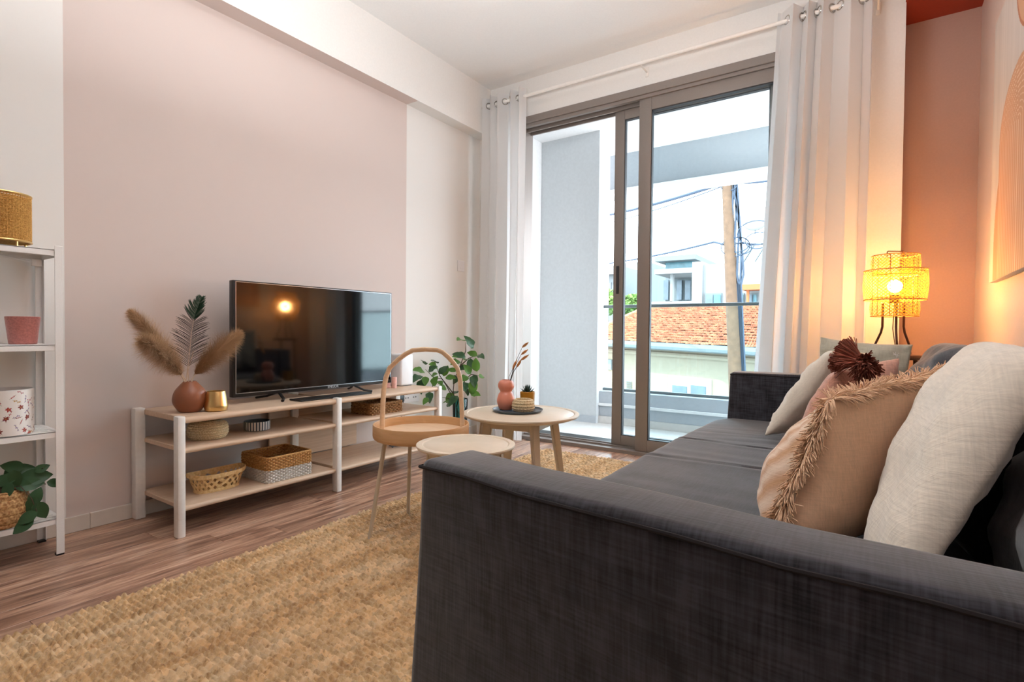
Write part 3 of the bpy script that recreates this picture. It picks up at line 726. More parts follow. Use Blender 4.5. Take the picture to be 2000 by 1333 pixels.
# on the big table
c_ = onz(1011, 803, BZ+.002)
tag(B().lathe([(0, 0), (.118, 0), (.124, .006), (.128, .012), (.1245, .012), (.12, .006), (.115, .0035), (0, .0035)], (c_[0], c_[1], BZ+.0005), 56).build('serving_tray', 'bluegrey'), 'round dark metal tray lying on the large coffee table', 'tray')
TZ = BZ+.005
c1 = onz(988, 800, TZ)
prof = curve_prof([(0, 0), (.025, 0), (.034, .004), (.044, .03), (.046, .05), (.038, .078), (.029, .092), (.036, .104), (.0415, .120), (.037, .140), (.026, .150), (.022, .151), (.022, .146)], 60)
tag(B().lathe(prof, (c1[0], c1[1], TZ), 40).build('vase', 'vase_pink', origin=(c1[0], c1[1], TZ)), 'salmon pink double-bulb vase on the dark tray', 'vase')
for (hx, hy, tx, ty, lab) in ((1001, 722, 1009, 704, 'plump brown bunny tail head lowest over the pink vase'), (1009, 718, 1018, 703, 'pale golden bunny tail head beside the lowest brown one'), (1017, 704, 1032, 694, 'slim bunny tail head pointing right, third from the top'), (1018, 693, 1030, 684, 'bunny tail head second from the top of the pink vase'), (1020, 679, 1031, 670, 'topmost bunny tail head on the longest stem')):
    k = c1[1]; a, c2 = V3(at(hx, hy, k)), V3(at(tx, ty, k)); st = Vector((c1[0]+.006, c1[1], TZ+.10))
    t = thing('bunny_tail', lab, 'dried flower', tuple(st), 'dried bunny tails in the pink vase')
    md = st.lerp(a, .6)+Vector((-.008, 0, .005))
    B().tube([st, st.lerp(a, .3)+Vector((0, 0, .006)), md, a, a.lerp(c2, .4)], .0011, 5).build('stem', 'stem', t)
    vs, fs = [], []; ax = c2-a; Lh = ax.length
    q = frame(ax)
    for i in range(260):
        s_ = R_.random(); an = R_.random()*2*PI; rr = .009*math.sin(PI*min(1, s_*.9+.08))**.7
        p = a-st+ax*s_; o_ = q @ Vector((math.cos(an)*rr, .006, math.sin(an)*rr)); e = q @ Vector((-math.sin(an), 0, math.cos(an)))*.0011
        n0 = len(vs); vs += [p-e, p+e, p+o_]; fs.append((n0, n0+1, n0+2))
    hb = B(); hb.tube([st+Vector(p)*1.0 for p in (a-st, (a-st).lerp(c2-st, .3), (a-st).lerp(c2-st, .7), c2-st)], [.002, .0065, .006, .001], 8); hb.build('head', 'bunny', t)
    fastmesh('fluff', vs, fs, 'bunny', t, kind='stuff')
c2 = onz(1030, 793, TZ)
t = thing('succulent_pot', 'small spiky succulent in a mustard ceramic pot', 'potted plant', (c2[0], c2[1], TZ))
B().lathe([(0, .0), (.034, 0), (.037, .003), (.040, .075), (.0385, .077), (.036, .075), (.034, .066), (0, .066)], (c2[0], c2[1], TZ), 32).build('pot', 'mustard', t)
B().lathe([(0, .068), (.020, .070), (.035, .066)], (c2[0], c2[1], TZ), 20).build('soil', 'stem', t)
sm = bpy.data.meshes.new('leaf'); T = bmesh.new()
pr = [(.004, 0), (.0075, .008), (.006, .022), (.0008, .042)]; rings = [[T.verts.new((r*math.cos(a*PI/3), z, r*.5*math.sin(a*PI/3)+.012*(z/.042)**2)) for a in range(6)] for r, z in pr]
for i in range(3):
    for k in range(6): T.faces.new((rings[i][k], rings[i+1][k], rings[i+1][(k+1) % 6], rings[i][(k+1) % 6]))
T.to_mesh(sm); T.free(); sm.polygons.foreach_set('use_smooth', [True]*len(sm.polygons)); sm.materials.append(M['succ'])
for ring, (n_, el, sc) in enumerate(((7, 22, 1.0), (6, 45, 1.0), (5, 65, .9), (3, 82, .75))):
    for k in range(n_):
        a = 2*PI*k/n_+ring*.5; e = math.radians(el)
        put_leaf(sm, t, (c2[0]+.004*math.cos(a), c2[1]+.004*math.sin(a), TZ+.067+.004*ring), (math.cos(a)*math.cos(e), math.sin(a)*math.cos(e), math.sin(e)), (0, 0, 1), sc)
def seagrass(name, label, cat, c, R, h, mouth, mat='seagrass', nrow=9, ncol=22, amp=.0045, group=None, diag=.0):
    outer = curve_prof([(R*.55, 0), (R*.80, .0), (R*.97, h*.22), (R, h*.5), (R*.93, h*.82), (R*mouth, h)], 60)
    b = B(); b.grid(woven_lathe(outer, c, nrow, ncol, amp, diag=diag), False, True)
    b.lathe([(R*mouth, h), (R*mouth-.004, h+.003), (R*mouth-.009, h), (R*.85, h*.5), (R*.7, .006), (0, .005)], c, 40)
    b.lathe([(0, .0), (R*.56, 0)], c, 40)
    o = b.build(name, mat, origin=c); tag(o, label, cat, group)
    return o
c3 = onz(1022, 803, TZ)
seagrass('basket', 'small round woven seagrass basket on the dark tray', 'basket', (c3[0], c3[1], TZ), .054, .058, .82, nrow=6, ncol=20, amp=.005, diag=.5)

# ================================================================== MEDIA STAND ORNAMENTS
TS = .5155
vx, vy = -2.60, 1.19
tag(B().lathe(curve_prof([(0, 0), (.030, 0), (.045, .004), (.066, .035), (.0705, .062), (.062, .095), (.042, .122), (.029, .136), (.027, .139), (.0245, .139), (.024, .125)], 60), (vx, vy, TS), 48).build('vase', 'vase_brown', origin=(vx, vy, TS)), 'round terracotta brown vase holding pampas grass', 'vase')
def plume(name, label, pts, wid, nf, mat, seed, lean):
    rr = random.Random(seed); base = Vector(pts[0])
    t = thing(name, label, 'dried flower', tuple(base), 'dried stems in the brown vase')
    P = [Vector(p) for p in pts]
    def cv(s_):
        n = len(P)-1; k = min(int(s_*n), n-1); f = s_*n-k; a = P[max(k-1, 0)]; b_ = P[k]; c_ = P[k+1]; d_ = P[min(k+2, n)]
        return .5*((2*b_)+(c_-a)*f+(2*a-5*b_+4*c_-d_)*f*f+(3*b_-a-3*c_+d_)*f**3)
    B().tube([cv(i/16) for i in range(17)], [.0028]*12+[.002]*5, 6).build('stem', 'quill', t)
    for part in range(2):
        vs, fs = [], []
        for i in range(nf):
            s_ = .33+.67*rr.random(); p = cv(s_)-base; tg = (cv(min(1, s_+.03))-cv(max(0, s_-.03))).normalized()
            q = (s_-.33)/.67; ww = wid*(math.sin(PI*min(1, q*.82+.12))**.8)
            side = Vector((rr.gauss(0, 1), rr.gauss(0, 1), rr.gauss(0, 1))); side -= tg*side.dot(tg); side.normalize()
            Lf = .055+.05*rr.random(); e = tg.cross(side).normalized()*.0009; pr = p; dirv = (tg*.75+side*.9*(ww/wid+.15)+Vector(lean)*.25).normalized(); n0 = len(vs); 
            for k in range(5):
                w_ = e*(1.5-k*.35); vs += [pr-w_, pr+w_]
                dirv = (dirv+Vector((0, 0, -.13))+Vector(lean)*.06+Vector((rr.gauss(0, .15), rr.gauss(0, .15), rr.gauss(0, .15)))).normalized(); pr = pr+dirv*Lf*ww/wid*.25
            for k in range(4): fs.append((n0+2*k, n0+2*k+1, n0+2*k+3, n0+2*k+2))
        fastmesh('plume', vs, fs, mat if part == 0 else 'pampas_d', t, kind='stuff')
    return t
vt = (vx, vy, TS+.06)
xd = -2.60
def ap(px, py, X=xd):
    d = (px-1000)/F_PX*_r-(py-666.5)/F_PX*_u+_f; return CAMP+d*(X/d[0])
plume('pampas_stem', 'long tan pampas plume leaning left from the brown vase', [vt, ap(362, 742, -2.61), ap(335, 705, -2.62), ap(295, 655, -2.64), ap(258, 612, -2.66)], .078, 2900, 'pampas', 1, (-.02, -.15, .05))
plume('pampas_stem', 'shorter tan pampas plume low on the left of the vase', [vt, ap(360, 744, -2.59), ap(338, 712, -2.58), ap(305, 682, -2.57), ap(280, 665, -2.56)], .06, 1500, 'pampas', 2, (.0, -.1, -.25))
plume('pampas_stem', 'brown pampas plume leaning right towards the television', [vt, ap(375, 742, -2.59), ap(398, 712, -2.58), ap(428, 682, -2.57), ap(466, 652, -2.57)], .07, 2600, 'pampas_d', 3, (0, .1, -.2))
# peacock feather
t = thing('peacock_feather', 'peacock feather with green tip standing upright in the brown vase', 'feather', vt, 'dried stems in the brown vase')
fp = [V3(vt), V3(ap(364, 742, -2.6)), V3(ap(370, 690, -2.6)), V3(ap(374, 650, -2.6)), V3(ap(380, 615, -2.6)), V3(ap(393, 582, -2.6))]
B().tube(fp, [.0022, .002, .0018, .0014, .001, .0006], 6).build('quill', 'quill', t)
b1, b2 = B(), B()
def cvf(s_):
    n = len(fp)-1; k = min(int(s_*n), n-1); return fp[k].lerp(fp[k+1], s_*n-k)
for i in range(64):
    s_ = .30+.70*i/63; p = cvf(s_); tg = (cvf(min(1, s_+.02))-cvf(max(0, s_-.02))).normalized(); q = (s_-.3)/.7
    for sg in (-1, 1):
        sd = (Vector((0, 1, 0))*.9+RIGHT*.3).normalized()*sg; Lb = (.085*(1-q)**.5+.014)*(.75+.4*R_.random())*(1.0 if q < .8 else .8); pp_ = [p]; dv = (tg*.75+sd*.8+Vector((R_.gauss(0, .12), 0, 0))).normalized()
        for k in range(5): dv = (dv+tg*(-.02+.12*(q > .6))+Vector((0, 0, -.05*(q < .6)))).normalized(); pp_.append(pp_[-1]+dv*Lb/5)
        (b2 if q > .62 else b1).tube(pp_, [.0013]*5+[.0005], 3, caps=False)
        if q > .62: b2.tube([x+Vector((.003, .001, .002)) for x in pp_], [.0018]*5+[.0005], 3, caps=False)
b1.build('barbs', 'feather', t, kind='stuff'); b2.build('eye_barbs', 'feather_g', t, kind='stuff', label='dense green tip of the feather')
b = B()
for (x1, y1, x2, y2) in ((362, 742, 352, 728), (375, 746, 380, 730), (367, 726, 378, 686)): b.tube([V3(vt), V3(ap(x1, y1)), V3(ap(x2, y2))], .0022, 6)
t = tag(b.build('cut_stem', 'quill'), 'short cut pale stalks standing in the mouth of the brown vase', 'dried stalks', 'dried stems in the brown vase')
bx_, by_ = -2.535, 1.275
tag(B().lathe([(0, .0), (.040, 0), (.046, .003), (.0505, .020), (.050, .026), (.039, .090), (.038, .092), (.036, .090), (.045, .02), (0, .006)], (bx_, by_, TS), 48).build('candle_holder', 'brass'), 'brushed brass tumbler candle holder beside the brown vase', 'candle holder')
TM = .3805
c4 = onz(408, 856, TM)
seagrass('basket', 'squat round pale seagrass basket on the middle shelf', 'basket', (c4[0]-.01, c4[1], TM), .083, .082, .68, nrow=10, ncol=46, amp=.006, diag=.9)
c5 = onz(504, 840, TM); c5 = (c5[0]-.01, c5[1])
t = thing('bowl', 'low round bowl with slate and white vertical stripes', 'bowl', (c5[0], c5[1], TM))
B().lathe([(0, 0), (.056, 0), (.060, .003), (.062, .045), (.0605, .047), (.058, .045), (.056, .006), (0, .005)], (c5[0], c5[1], TM), 56).build('body', 'bluegrey', t)
b = B()
for k in range(28):
    a = 2*PI*k/28; da = .062
    P = [[(c5[0]+(.0612+.0018*s_)*math.cos(a+q*da), c5[1]+(.0612+.0018*s_)*math.sin(a+q*da), TM+z) for q in (-1, 0, 1)] for z, s_ in ((.003, 0), (.006, .6), (.043, 1.), (.0455, .6))]
    b.grid(P)
b.build('white_stripes', 'bowl_white', t, kind='stuff')
# oval bamboo basket
TL = .1295
c6 = onz(428, 956, TL)
t = thing('oval_basket', 'oval open-weave light bamboo basket on the lowest shelf', 'basket', (c6[0]-.02, c6[1], TL)); L6 = t.location
def oval(a, s_):
    rx, ry = .046+.018*s_, .098+.030*s_; e = .75
    cx_, sx_ = math.cos(a), math.sin(a)
    return Vector((L6.x+rx*math.copysign(abs(cx_)**e, cx_), L6.y+ry*math.copysign(abs(sx_)**e, sx_), TL+.004+.078*s_+.010*s_*(abs(sx_)**3)))
b = B()
for fam in (1, -1):
    for k in range(22):
        P = []
        for i in range(10):
            s_ = i/9; a = 2*PI*k/22+fam*s_*.62; off = (.0012*fam*math.sin(i*PI/1.5)); p = oval(a, s_); p2 = oval(a+.135, s_); o_ = Vector((math.cos(a), math.sin(a), 0))*off
            P.append([p+o_, p2+o_])
        b.grid(P)
b.build('open_weave', 'bamboo', t, kind='stuff')
for s_, r_, dd in ((.96, .0045, .002), (.90, .004, .003), (.02, .004, 0)):
    B().tube([oval(2*PI*k/60, s_)+Vector((math.cos(2*PI*k/60), math.sin(2*PI*k/60), 0))*dd for k in range(60)], r_, 6, True, flat=2).build('rim' if s_ > .5 else 'base_ring', 'bamboo', t)
b = B(); P = [[Vector((L6.x, L6.y, TL+.003)).lerp(oval(2*PI*k/40, 0), q) for k in range(40)] for q in (.02, 1)]; b.grid(P, False, True); b.build('bottom', 'bamboo', t)
# rectangular two-tone basket
def rrect(x0, x1, y0, y1, r, n=8):
    pts = []
    for (cx_, cy_, a0) in ((x1-r, y1-r, 0), (x0+r, y1-r, 90), (x0+r, y0+r, 180), (x1-r, y0+r, 270)):
        for k in range(n): a = math.radians(a0+90*k/(n-1)); pts.append((cx_+r*math.cos(a), cy_+r*math.sin(a)))
    out = []; m_ = len(pts)
    for i in range(m_):
        a, c_ = Vector(pts[i]), Vector(pts[(i+1) % m_]); k = max(1, int((c_-a).length/.007))
        for q in range(k): out.append(a.lerp(c_, q/k))
    return out
def wicker(name, label, x0, x1, y0, y1, z0, h, rows, split, m1, m2, r=.02, amp=.003, flare=0):
    t = thing(name, label, 'basket', ((x0+x1)/2, (y0+y1)/2, z0))
    lo, hi = B(), B(); rh = h/rows
    for i in range(rows):
        f = flare*i/rows; ring = rrect(x0-f, x1+f, y0-f, y1+f, r); n = len(ring); pts = []
        for k, p in enumerate(ring):
            nx, ny = (ring[(k+1) % n]-ring[k-1]).normalized().yx; s_ = amp*math.sin(k*PI/2+i*PI)
            pts.append((p.x+nx*s_, p.y-ny*s_, z0+rh*(i+.5)))
        (lo if i < rows*split else hi).tube(pts, rh*.56, 5, True)
    if split > 0: lo.build('lower_weave', m2, t, label='white dipped lower half')
    hi.build('upper_weave', m1, t)
    b = B(); ring = rrect(x0-flare, x1+flare, y0-flare, y1+flare, r)
    b.tube([(p.x, p.y, z0+h+.002) for p in ring], rh*.75, 6, True); b.build('rim', m1, t)
    b = B(); b.poly([(x0+.004, y0+.004, z0+.004), (x1-.004, y0+.004, z0+.004), (x1-.004, y1-.004, z0+.004), (x0+.004, y1-.004, z0+.004)], [(0, 1, 2, 3)]); b.build('bottom', m1, t)
    return t
wicker('wicker_basket', 'rectangular honey wicker basket dipped in white at the bottom', -2.72, -2.475, 1.495, 1.745, TL, .122, 16, .47, 'willow', 'willow_w', .02, .0042)
wicker('wicker_basket', 'low brown woven grass tray basket on the right middle shelf', -2.69, -2.50, 2.175, 2.43, TM, .062, 6, 0, 'hyacinth', 'hyacinth', .02, .004)

# ================================================================== WHITE SHELF UNIT
t = thing('shelf_unit', 'narrow white metal shelf unit against the left wall', 'shelf unit', (-2.76, .44, 0))
for x, nm in ((-2.636, 0), (-2.876, 1)):
    for y in (.739, .141):
        b = B(); sy = -1 if y > .4 else 1; sx = -1 if nm == 0 else 1
        b.box(x, x+sx*.003, y, y+sy*.026, .006, 1.216, .001, 1); b.box(x, x+sx*.026, y, y+sy*.003, .006, 1.216, .001, 1)
        lg = b.build('post', 'metal_white', t)
        B().box(x+sx*.001, x+sx*.025, y+sy*.001, y+sy*.025, 0, .008).build('foot_cap', 'black', lg)
for z in (1.2, .83, .49, .148):
    b = B(); b.box(-2.872, -2.64, .146, .735, z-.004, z, .001, 1); b.box(-2.643, -2.640, .146, .735, z-.024, z, .001, 1); b.box(-2.872, -2.869, .146, .735, z-.024, z, .001, 1)
    b.box(-2.872, -2.64, .732, .735, z-.024, z, .001, 1); b.box(-2.872, -2.64, .146, .149, z-.024, z, .001, 1)
    so = b.build('shelf', 'metal_white', t)
    if z < 1:
        b = B()
        for k in range(7): b.box(-2.862+k*.03, -2.850+k*.03, .16, .72, z, z+.0015)
        b.build('pressed_rib', 'metal_white', so, kind='stuff')
b = B(); b.tube([(-2.868, .735, 1.16), (-2.868, .60, 1.185)], .004, 6); b.box(-2.872, -2.862, .70, .735, 1.15, 1.18, .002, 1); b.build('corner_brace', 'metal_white', t)
# rattan candle holder
cx_, cy_ = -2.73, .578
t = thing('candle_holder', 'golden cane cylinder candle holder on top of the white shelf', 'candle holder', (cx_, cy_, 1.2005))
b = B(); Rr = .088
for k in range(64):
    a = 2*PI*k/64; b.tube([(cx_+Rr*math.cos(a), cy_+Rr*math.sin(a), 1.222), (cx_+Rr*math.cos(a), cy_+Rr*math.sin(a), 1.395)], .0016, 4, caps=False)
for i in range(34):
    b.tube([(cx_+(Rr+.0015*math.sin(k*PI/1+i*PI))*math.cos(2*PI*k/64), cy_+(Rr+.0015*math.sin(k*PI+i*PI))*math.sin(2*PI*k/64), 1.226+i*.005) for k in range(64)], .0017, 4, True)
b.build('cane_webbing', 'rattan', t, kind='stuff')
B().lathe([(Rr-.012, 1.226), (Rr-.012, 1.39), (Rr-.015, 1.39), (Rr-.015, 1.23), (0, 1.228), (0, 1.224), (Rr-.012, 1.224)], (cx_, cy_, 0), 40).build('inner_cylinder', 'rattan', t)
for z in (1.222, 1.397): B().tube([(cx_+Rr*math.cos(2*PI*k/64), cy_+Rr*math.sin(2*PI*k/64), z) for k in range(64)], .0042, 8, True).build('rim', 'brass', t)
for k in range(4):
    a = math.radians(20+90*k); B().tube([(cx_+(Rr-.004)*math.cos(a), cy_+(Rr-.004)*math.sin(a), 1.222), (cx_+(Rr-.004)*math.cos(a), cy_+(Rr-.004)*math.sin(a), 1.2008)], .004, 8).build('foot', 'brass', t)
tag(B().lathe([(0, 0), (.040, 0), (.042, .002), (.052, .098), (.0525, .104), (.0505, .106), (.048, .103), (.039, .01), (0, .008)], (-2.72, .638, .8325), 48).build('plant_pot', 'pot_pink'), 'speckled dusty pink pot standing empty on the second shelf', 'plant pot')
# floral pot: printed pattern in a colour attribute
rs = np.random.RandomState(5); fx_, fy_ = -2.725, .583
NA, NZ = 420, 150; A_, Z_ = np.meshgrid(np.linspace(0, 2*PI, NA, endpoint=False), np.linspace(0, 1, NZ), indexing='ij')
colr = np.ones((NA, NZ, 3))*np.array(S(244, 240, 236)[:3]); Rf, Hf = .086, .168; cols = [S(132, 36, 36)[:3], S(176, 60, 60)[:3], S(196, 150, 70)[:3], S(150, 130, 170)[:3], S(110, 100, 60)[:3], S(200, 120, 130)[:3]]
XX, ZZ = A_*Rf, Z_*Hf
def stamp(x0, z0, rx, rz, ang, col):
    dx = (XX-x0+PI*Rf) % (2*PI*Rf)-PI*Rf; dz = ZZ-z0; ca, sa = math.cos(ang), math.sin(ang)
    k = ((dx*ca+dz*sa)/rx)**2+((-dx*sa+dz*ca)/rz)**2 < 1; colr[k] = col
for i in range(150):
    x0, z0, an = rs.rand()*2*PI*Rf, rs.rand()*Hf, rs.rand()*PI*2; ty = rs.randint(3)
    stamp(x0, z0, .014, .0007, an, cols[4])
    if ty == 0:
        q = cols[rs.randint(2)]
        for k in range(5): a = k*2*PI/5+an; stamp(x0+.005*math.cos(a), z0+.005*math.sin(a), .0045, .0026, a, q)
        stamp(x0, z0, .0018, .0018, 0, cols[2])
    elif ty == 1:
        q = cols[rs.randint(2, 6)]
        for k in range(4): stamp(x0+(k-1.5)*.006*math.cos(an), z0+(k-1.5)*.006*math.sin(an)+.002*(-1)**k, .0038, .0014, an+.8*(-1)**k, q)
    else:
        q = cols[rs.randint(0, 6)]
        for k in range(3): stamp(x0+(k-1)*.005*math.cos(an), z0+(k-1)*.005*math.sin(an), .002, .002, 0, q)
def colmat(name, attr, rough):
    m = Mat(name, (1, 1, 1, 1), rough); a = m.n('Attribute', attribute_name=attr); m.color(a.outputs['Color']); return m
M['floral'] = colmat('floral_print_glaze', 'print', .3).m
vs = np.stack([Rf*np.cos(A_)*(1-.0*Z_), Rf*np.sin(A_), Z_*Hf], -1).reshape(-1, 3); idx = np.arange(NA*NZ).reshape(NA, NZ); nx_ = np.roll(idx, -1, 0)
f = np.stack([idx[:, :-1], nx_[:, :-1], nx_[:, 1:], idx[:, 1:]], -1).reshape(-1, 4)
t = thing('plant_pot', 'white pot printed with small red and mauve flowers', 'plant pot', (fx_, fy_, .4925))
o = fastmesh('printed_wall', vs, f, 'floral', t); ca = o.data.color_attributes.new('print', 'FLOAT_COLOR', 'POINT'); ca.data.foreach_set('color', np.concatenate([colr.reshape(-1, 3), np.ones((NA*NZ, 1))], 1).ravel().astype(np.float32))
B().lathe([(Rf, Hf), (Rf-.001, Hf+.002), (Rf-.004, Hf+.002), (Rf-.005, Hf), (Rf-.006, .01), (0, .008)], (fx_, fy_, .4925), 48).lathe([(0, .0), (Rf, 0)], (fx_, fy_, .4925), 48).build('liner', 'bowl_white', t)
# basket with trailing plant
px_, py_ = -2.72, .56
t = thing('trailing_plant', 'dark glossy trailing plant in a brown and white woven basket', 'potted plant', (px_, py_, .150))
outer = curve_prof([(.055, 0), (.075, .0), (.092, .04), (.094, .08), (.082, .12), (.074, .135)], 60)
B().grid(woven_lathe(outer, (px_, py_, .150), 7, 26, .006, diag=.5), False, True).lathe([(.074, .135), (.066, .132), (.07, .02), (0, .01)], (px_, py_, .15), 32).build('woven_basket', 'basket_brown', t)
B().lathe([(0, .122), (.067, .118)], (px_, py_, .15), 24).build('soil', 'stem', t)
lm = leaf_mesh('leaf', .075, .05, 'leaf_dark', .2, .25, wavy=.0)
def apx(px, py, X): return V3(ap(px, py, X))
core = Vector((px_, py_, .285)); b = B()
for (lx, ly, ddx, ddy, sc, X) in ((24, 912, -.9, .3, 1.05, -2.70), (46, 917, .9, .15, 1.05, -2.70), (12, 938, -.8, -.4, 1.0, -2.66), (30, 936, .1, -1, 1.0, -2.64), (70, 932, 1, .15, 1.5, -2.66), (58, 945, 1, .0, 1.3, -2.65), (82, 915, 1, .5, .75, -2.66), (108, 944, 1, -.35, .8, -2.655), (5, 940, -1, .1, 1.1, -2.68), (70, 970, .3, .9, 1.0, -2.635), (60, 988, -.5, -.9, 1.0, -2.63), (80, 998, .3, -.9, 1.15, -2.62), (52, 1012, -1, -.5, 1.0, -2.62), (44, 1028, -1, -.6, 1.1, -2.62), (14, 960, -.3, -.6, .9, -2.64), (48, 950, .5, -.3, .9, -2.65), (20, 925, -.2, .9, .9, -2.72), (50, 930, .5, .6, .9, -2.72)):
    p = apx(lx, ly, X); dv = (Vector((0, 1, 0))*ddx*.9+RIGHT*ddx*.3+Vector((.1, 0, ddy))).normalized(); L_ = .075*sc
    put_leaf(lm, t, p-dv*L_*.45, dv, (1.0+.3*ddy, -.5+.4*ddx, .45), sc*.88)
for chain in ([core, apx(50, 940, -2.66), apx(90, 946, -2.655)], [core, apx(40, 950, -2.64), apx(62, 975, -2.63), apx(72, 1000, -2.62), apx(46, 1026, -2.62)], [core, apx(25, 935, -2.68)], [core, apx(60, 925, -2.68), apx(85, 915, -2.66)]):
    b.tube(chain, .0018, 5)
b.build('stem', 'stem', t)

# ================================================================== FLOOR PLANT behind the stand
gx, gy = -2.66, 3.2
t = thing('floor_plant', 'leafy green plant in a tall teal glass vase by the left curtain', 'potted plant', (gx, gy, 0))
B().lathe([(0, .004), (.058, .004), (.060, .02), (.056, .2), (.060, .365), (.058, .37), (.054, .365), (.05, .2), (.053, .02), (0, .014)], (gx, gy, 0), 36).build('vase', 'glass_teal', t)
lms = [leaf_mesh('leaf', .105, .068, 'leaf', .25, .3, wavy=.6), leaf_mesh('leaf', .085, .048, 'leaf', .3, .15, wavy=.3), leaf_mesh('leaf', .105, .066, 'leaf_dark', .2, .4, wavy=.8)]
def Y3(x, y, Yv):
    p = at(730+x/6.348, 640+y/6.348, Yv)
    return V3(p) if p[0] > -2.80 else V3(ap(730+x/6.348, 640+y/6.348, -2.80+.25*(Yv-3.15)))
root_ = Vector((gx+.02, gy, .22)); b = B()
hub = Y3(1020, 1000, 3.2)
br = [[root_, hub, Y3(985, 880, 3.2), Y3(900, 720, 3.18), Y3(820, 600, 3.16), Y3(780, 500, 3.15)], [hub, Y3(985, 780, 3.22), Y3(1000, 640, 3.24), Y3(1070, 480, 3.26), Y3(1140, 290, 3.28), Y3(1140, 180, 3.28)], [Y3(985, 820, 3.2), Y3(850, 640, 3.15), Y3(740, 620, 3.12), Y3(640, 520, 3.1)], [hub, Y3(1080, 800, 3.2), Y3(1130, 650, 3.2), Y3(1210, 580, 3.2), Y3(1300, 600, 3.2)], [hub, Y3(930, 880, 3.15), Y3(850, 870, 3.12)], [Y3(1070, 480, 3.26), Y3(1180, 380, 3.26), Y3(1300, 340, 3.26)], [Y3(740, 700, 3.12), Y3(690, 820, 3.1)]]
for c_ in br: b.tube(c_, [.005]+[.0035]*(len(c_)-2)+[.0015], 6)
for k in range(5): b.tube([Vector((gx+.02*math.cos(k*1.3), gy+.02*math.sin(k*1.3), .03)), hub+Vector((.008*math.cos(k*1.3), .008*math.sin(k*1.3), 0))], .0045, 6)
b.build('stem', 'stem', t)
allp = [p for c_ in br for i in range(len(c_)-1) for p in (c_[i].lerp(c_[i+1], .3), c_[i].lerp(c_[i+1], .8))]
for (x, y) in ((630, 430), (770, 420), (770, 480), (600, 540), (640, 640), (590, 680), (740, 590), (880, 560), (930, 620), (980, 530), (1050, 350), (1090, 500), (1150, 160), (1090, 150), (1220, 220), (1150, 390), (1240, 330), (1310, 345), (1200, 470), (1180, 540), (1270, 500), (1240, 620), (1330, 610), (1140, 620), (1170, 720), (1130, 700), (1240, 820), (1010, 800), (960, 850), (900, 920), (1010, 870), (690, 830), (650, 900), (820, 680), (870, 750), (1020, 620), (1040, 420), (1100, 350), (700, 520), (560, 600), (740, 690), (960, 920), (1120, 760), (840, 540), (1240, 700)):
    p = Y3(x, y, 3.2+R_.uniform(-.06, .07)); q = min(allp, key=lambda a: (a-p).length); dv = (p-q)
    dv = (dv.normalized() if dv.length > .004 else Vector((0, 0, 1)))+Vector((R_.uniform(-.3, .3), R_.uniform(-.4, .2), R_.uniform(-.2, .4)))
    put_leaf(R_.choice(lms), t, p-dv.normalized()*.03, dv, (R_.uniform(.1, .8), R_.uniform(-1, -.2), R_.uniform(.3, 1)), R_.uniform(.8, 1.15))

# ================================================================== CURTAINS
def curtain(label, x0t, x1t, x0b, x1b, nf, yc, zt, zb, ampt, ampb, seed, slant=0, rings=()):
    rr = random.Random(seed); n = nf*16; ph = [rr.uniform(-.5, .5) for _ in range(nf+2)]; am = [rr.uniform(.35, 1.3) for _ in range(nf+2)]
    P = []
    for i in range(n+1):
        u = i/n; row = []; k = int(u*nf); f = u*nf-k
        aa = am[k]*(1-f)+am[min(k+1, nf)]*f; pp_ = ph[k]*(1-f)+ph[min(k+1, nf)]*f
        for j in range(26):
            v_ = j/25; A = ampt*(1-v_)+ampb*v_; z = zt+(zb-zt)*v_
            th = 2*PI*nf*(u+.045*math.sin(2*PI*u*1.5+seed))+pp_*v_*1.2
            uu = u+(.16/nf)*math.sin(2*th)*(.4+.6*v_)
            x = (x0t+(x1t-x0t)*uu)*(1-v_)+(x0b+(x1b-x0b)*uu)*v_
            hem = .006*math.sin(th*.5) if j == 0 else 0
            y = yc+(ampt*(1-v_)+ampb*aa*v_)*math.sin(th)*(1 if v_ > .03 else 1.0)+.012*math.sin(v_*5+u*9)*v_
            row.append((x, y, z+hem))
        P.append(row)
    b = B(); b.grid(P); o = b.build('curtain', 'curtain', origin=((x0t+x1t)/2, yc, zb), sharp=180)
    tag(o, label, 'curtain')
    # top hem band and eyelets
    b = B(); b.grid([[(p[0][0], p[0][1]-.0016, p[0][2]-.0), (p[1][0], p[1][1]-.0016, p[0][2]-.115)] for p in P]); b.build('hem_band', 'curtain', o, origin=o.location, sharp=180)
    for i in [q for q in range(1, n) if (P[q-1][0][1]-3.6)*(P[q][0][1]-3.6) <= 0 and P[q-1][0][1] != P[q][0][1]]:
        c_ = V3(P[i][0]); c_.z = zt-.062; tg = (V3(P[min(i+2, n)][0])-V3(P[max(i-2, 0)][0])); tg.z = 0; tg.normalize()
        nr = Vector((tg.y, -tg.x, 0)); ring = [c_+tg*.024*math.cos(a*PI/9)+Vector((0, 0, .024*math.sin(a*PI/9)))+nr*.001 for a in range(18)]
        B().tube(ring, .0042, 8, True).build('eyelet', 'chrome', o, origin=o.location)
    return o
curtain('white linen curtain gathered at the left end of the rod', -2.735, -2.345, -2.75, -2.36, 4, 3.586, 2.845, .012, .036, .030, 4)
curtain('wide white linen curtain at the right of the door by the lamp', -.525, -.03, -.66, -.035, 5, 3.584, 2.845, .012, .038, .045, 9)
t = thing('curtain_rod', 'long white curtain rod above the sliding door', 'curtain rod', (-1.4, 3.6, 2.78))
B().tube([(-2.80, 3.6, 2.782), (.045, 3.6, 2.782)], .0125, 14).build('rod', 'legwhite', t)
